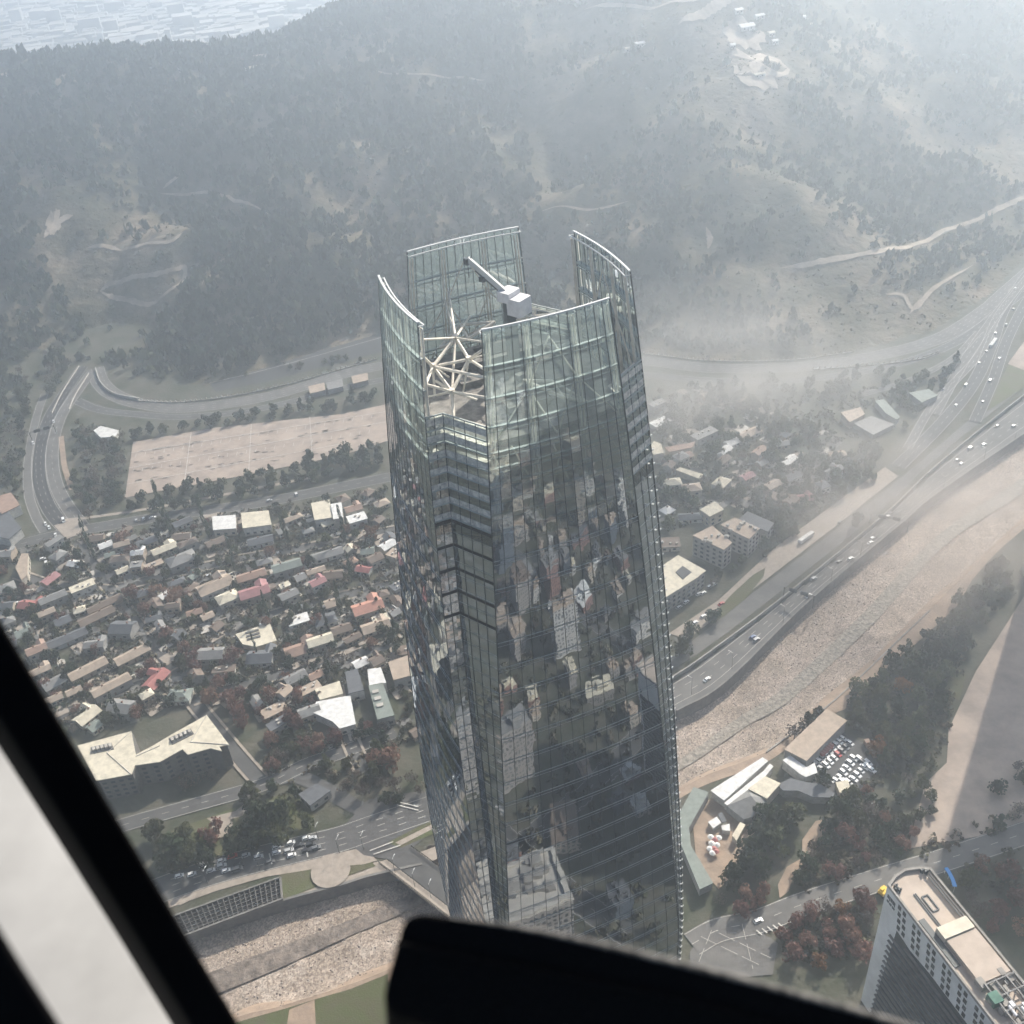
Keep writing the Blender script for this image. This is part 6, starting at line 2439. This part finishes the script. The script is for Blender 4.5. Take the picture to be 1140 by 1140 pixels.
def facade_mat(name, wall, win, sx, sz):
    m = bpy.data.materials.new(name)
    m.use_nodes = True
    t = m.node_tree
    N, L = t.nodes, t.links
    p = N['Principled BSDF']
    p.inputs['Roughness'].default_value = .7
    tc = N.new('ShaderNodeTexCoord')
    sp = N.new('ShaderNodeSeparateXYZ')
    L.new(tc.outputs['Object'], sp.inputs[0])
    ad = N.new('ShaderNodeMath')
    L.new(sp.outputs[0], ad.inputs[0])
    L.new(sp.outputs[1], ad.inputs[1])

    def cell(src, step, frac):
        d = N.new('ShaderNodeMath')
        d.operation = 'DIVIDE'
        L.new(src, d.inputs[0])
        d.inputs[1].default_value = step
        f = N.new('ShaderNodeMath')
        f.operation = 'FRACT'
        L.new(d.outputs[0], f.inputs[0])
        g = N.new('ShaderNodeMath')
        g.operation = 'GREATER_THAN'
        L.new(f.outputs[0], g.inputs[0])
        g.inputs[1].default_value = frac
        return g
    a_, b_ = cell(ad.outputs[0], sx, .42), cell(sp.outputs[2], sz, .5)
    mu = N.new('ShaderNodeMath')
    mu.operation = 'MULTIPLY'
    L.new(a_.outputs[0], mu.inputs[0])
    L.new(b_.outputs[0], mu.inputs[1])
    mx = N.new('ShaderNodeMix')
    mx.data_type = 'RGBA'
    L.new(mu.outputs[0], mx.inputs[0])
    mx.inputs[6].default_value = (*wall, 1)
    mx.inputs[7].default_value = (*win, 1)
    L.new(mx.outputs[2], p.inputs['Base Color'])
    return m


FM = [facade_mat('facade_' + n, w, g, a_, b_) for n, w, g, a_, b_ in (('brick', (.27, .15, .125), (.04, .04, .045), 4, 3.2), ('cream', (.42, .37, .31), (.05, .06, .07), 3.4, 3.1), ('grey', (.31, .285, .265), (.04, .05, .06), 3, 3.5), ('white', (.5, .48, .45), (.06, .07, .09), 4.4, 3.3), ('blue', (.085, .105, .13), (.03, .04, .06), 1.6, 3.6))]
FN = ['brick', 'cream', 'grey', 'white', 'blue']


def city_block(x, y, w, d_, h, k, rz, label, group):
    e = empty('office_tower' if h > 100 else 'city_block', (x, y, 0), rz)
    mb = MB()
    mb.box((0, 0, h / 2), (w, d_, h))
    mb.build('wall', FM[k], e)
    mb = MB()
    mb.box((0, 0, h + .4), (w * .98, d_ * .98, .8))
    mb.box((w * .1, 0, h + 2), (w * .4, d_ * .45, 3))
    for i in range(7):
        mb.box((random.uniform(-w, w) * .4, random.uniform(-d_, d_) * .4, h + 1.4), (random.uniform(1.5, 5), random.uniform(1.5, 4), 1.6))
    mb.build('roof', m_rf[random.choice(('grey', 'tan', 'tan', 'brown', 'slate', 'cream', 'white'))], e)
    tag(e, label, 'building', group)


def podium(x, y, w, d_, h, rz, label):
    e = empty('podium', (x, y, 0), rz)
    mb = MB()
    mb.box((0, 0, h / 2), (w, d_, h))
    mb.build('wall', FM[2], e)
    mb = MB()
    mb.box((0, 0, h + .3), (w * 1.02, d_ * 1.02, .6))
    for s in (-1, 1):
        mb.box((s * w * .46, 0, h + 1.2), (w * .07, d_, 1.8))
        mb.box((0, s * d_ * .46, h + 1.2), (w, d_ * .07, 1.7))
    mb.build('roof', m_concl, e)
    mb = MB()
    for i in range(16):
        mb.box((random.uniform(-w, w) * .38, random.uniform(-d_, d_) * .38, h + 1.4), (random.uniform(2, 8), random.uniform(2, 6), random.uniform(1.5, 3)), random.choice((0, .3)))
    mb.build('roof_machine', m_conc, e)
    tag(e, label, 'building')


podium(26, 134, 36, 30, 34, .33, 'shopping podium under the viewpoint seen only as lower reflection in the mirror glass')
rr = random.Random(5)
GRP = 'city blocks mirrored in the tower glass'
LABEL = 'city block outside the frame, glimpsed only as a reflection in the mirror glass'
placed = [(26, 134, 32)]
for _ in range(3000):
    if len(placed) > 170:
        break
    x, y = rr.uniform(-230, 420), rr.uniform(-520, 168)
    h = rr.choice((5, 6, 8, 8, 10, 12, 14, 16, 20, 26, 40))
    w, d_ = rr.uniform(11, 34), rr.uniform(11, 28)
    if math.hypot(x - 2.8, y - 229) < 62 + max(w, d_) / 2 or (math.hypot(x, y) < 40 and h > 60):
        continue
    if y > 60 and h > 40:
        continue
    if 90 < x < 190 and y > 60:
        continue
    if any(math.hypot(x - a_, y - b_) < (c_ + max(w, d_)) * .55 for a_, b_, c_ in placed):
        continue
    placed.append((x, y, max(w, d_)))
    city_block(x, y, w, d_, h, rr.randrange(5), rr.choice((.33, .33, .1, .6)), LABEL, GRP)
for _ in range(6000):
    if len(placed) > 290:
        break
    x, y = rr.uniform(-170, 330), rr.uniform(-330, 185)
    w, d_ = rr.uniform(7, 15), rr.uniform(7, 13)
    if math.hypot(x - 2.8, y - 229) < 58 + w / 2 or (70 < x < 200 and y > 130):
        continue
    if any(math.hypot(x - a_, y - b_) < c_ * .6 + w * .62 for a_, b_, c_ in placed):
        continue
    placed.append((x, y, w))
    city_block(x, y, w, d_, rr.choice((4, 5, 7, 9, 12)), rr.randrange(5), rr.choice((.33, .33, .1, 1.9)), LABEL, GRP)
city_block(355, 489, 42, 42, 228, 4, .6, 'office tower just outside the right edge whose long shadow darkens the plaza', None)
# cars, trees and street bands under the viewpoint, for the mirror
for x0, y0, x1, y1, w in ((-260, 60, 420, 120, 16), (-60, -500, 60, 170, 14), (150, -500, 230, 60, 14), (-260, -150, 420, -90, 14), (-260, -330, 420, -280, 14)):
    mb = MB()
    ln = [Vector((x0 + (x1 - x0) * t, y0 + (y1 - y0) * t, 0)) for t in np.linspace(0, 1, 12)]
    ribbon(mb, ln, -w / 2, w / 2, .07)
    tag(mb.build('street', m_asph), kind='structure')
    mk = MB()
    dashes(mk, ln, 0, .4, .13, 4, 5)
    dashes(mk, ln, w / 2 - .6, .35, .13, 900, .01)
    dashes(mk, ln, -w / 2 + .6, .35, .13, 900, .01)
    tag(mk.build('road_marking', m_mark), kind='structure')
pts = [(rr.uniform(-260, 420), rr.uniform(-500, 190), 0) for _ in range(3200)]
P = np.array([p for p in pts if not any(math.hypot(p[0] - a_, p[1] - b_) < c_ * .7 for a_, b_, c_ in placed) and math.hypot(p[0] - 2.8, p[1] - 229) > 55])
Rr = RNG.uniform(2, 5, len(P))
tag(clump_mesh('street_trees', P, Rr, Rr * 1.3, m_scrub, 16, 8), 'street trees under the viewpoint seen only mirrored in glass', 'trees', kind='stuff')

# ------------------------------------------------------------------ thin smoke volumes, added to stand in for smudges on the window


def veil(x, y, Y, size, dens, col, label):
    r = ray(x, y)
    c = Vector((0, 0, CAM_H)) + r * (Y / r.y)
    m = bpy.data.materials.new('veil_air')
    m.use_nodes = True
    t = m.node_tree
    N, L = t.nodes, t.links
    N.clear()
    tc = N.new('ShaderNodeTexCoord')
    ln_ = N.new('ShaderNodeVectorMath')
    ln_.operation = 'LENGTH'
    L.new(tc.outputs['Object'], ln_.inputs[0])
    fall = N.new('ShaderNodeMapRange')
    fall.interpolation_type = 'SMOOTHSTEP'
    fall.inputs[1].default_value, fall.inputs[2].default_value = .15, .95
    fall.inputs[3].default_value, fall.inputs[4].default_value = 1, 0
    L.new(ln_.outputs['Value'], fall.inputs[0])
    nz = N.new('ShaderNodeTexNoise')
    nz.inputs['Scale'].default_value = 2.6
    nz.inputs['Detail'].default_value = 3
    L.new(tc.outputs['Object'], nz.inputs['Vector'])
    nr = N.new('ShaderNodeMapRange')
    nr.inputs[1].default_value, nr.inputs[2].default_value = .38, .68
    L.new(nz.outputs[0], nr.inputs[0])
    mu = N.new('ShaderNodeMath')
    mu.operation = 'MULTIPLY'
    L.new(fall.outputs[0], mu.inputs[0])
    L.new(nr.outputs[0], mu.inputs[1])
    m2 = N.new('ShaderNodeMath')
    m2.operation = 'MULTIPLY'
    L.new(mu.outputs[0], m2.inputs[0])
    m2.inputs[1].default_value = dens
    v = N.new('ShaderNodeVolumePrincipled')
    v.inputs['Color'].default_value = (*col, 1)
    v.inputs['Anisotropy'].default_value = .45
    L.new(m2.outputs[0], v.inputs['Density'])
    o = N.new('ShaderNodeOutputMaterial')
    L.new(v.outputs[0], o.inputs['Volume'])
    mb = MB()
    for i in range(16):
        for j in range(8):
            q = []
            for a_, b_ in ((i, j), (i + 1, j), (i + 1, j + 1), (i, j + 1)):
                th, ph = 2 * math.pi * a_ / 16, math.pi * b_ / 8
                q.append((math.sin(ph) * math.cos(th), math.sin(ph) * math.sin(th), math.cos(ph)))
            mb.quad(*q)
    e = mb.build('veil', m)
    import bmesh
    bm = bmesh.new()
    bm.from_mesh(e.data)
    bmesh.ops.remove_doubles(bm, verts=bm.verts, dist=1e-4)
    bmesh.ops.recalc_face_normals(bm, faces=bm.faces)
    bm.to_mesh(e.data)
    bm.free()
    e.location = c
    e.scale = size
    tag(e, label, 'veil', kind='stuff')


veil(806, 418, 600, (165, 120, 80), .0135, (.78, .75, .72), 'thin grey smoke added for window smears over the gardens right of the tower')
veil(985, 545, 480, (135, 95, 56), .0145, (.77, .72, .68), 'thin brownish smoke added for window smears over the freeway near the club')
veil(1095, 610, 420, (115, 95, 50), .0135, (.76, .69, .64), 'brownish smoke added for window smears over the river bed at the right edge')

flush_labels()
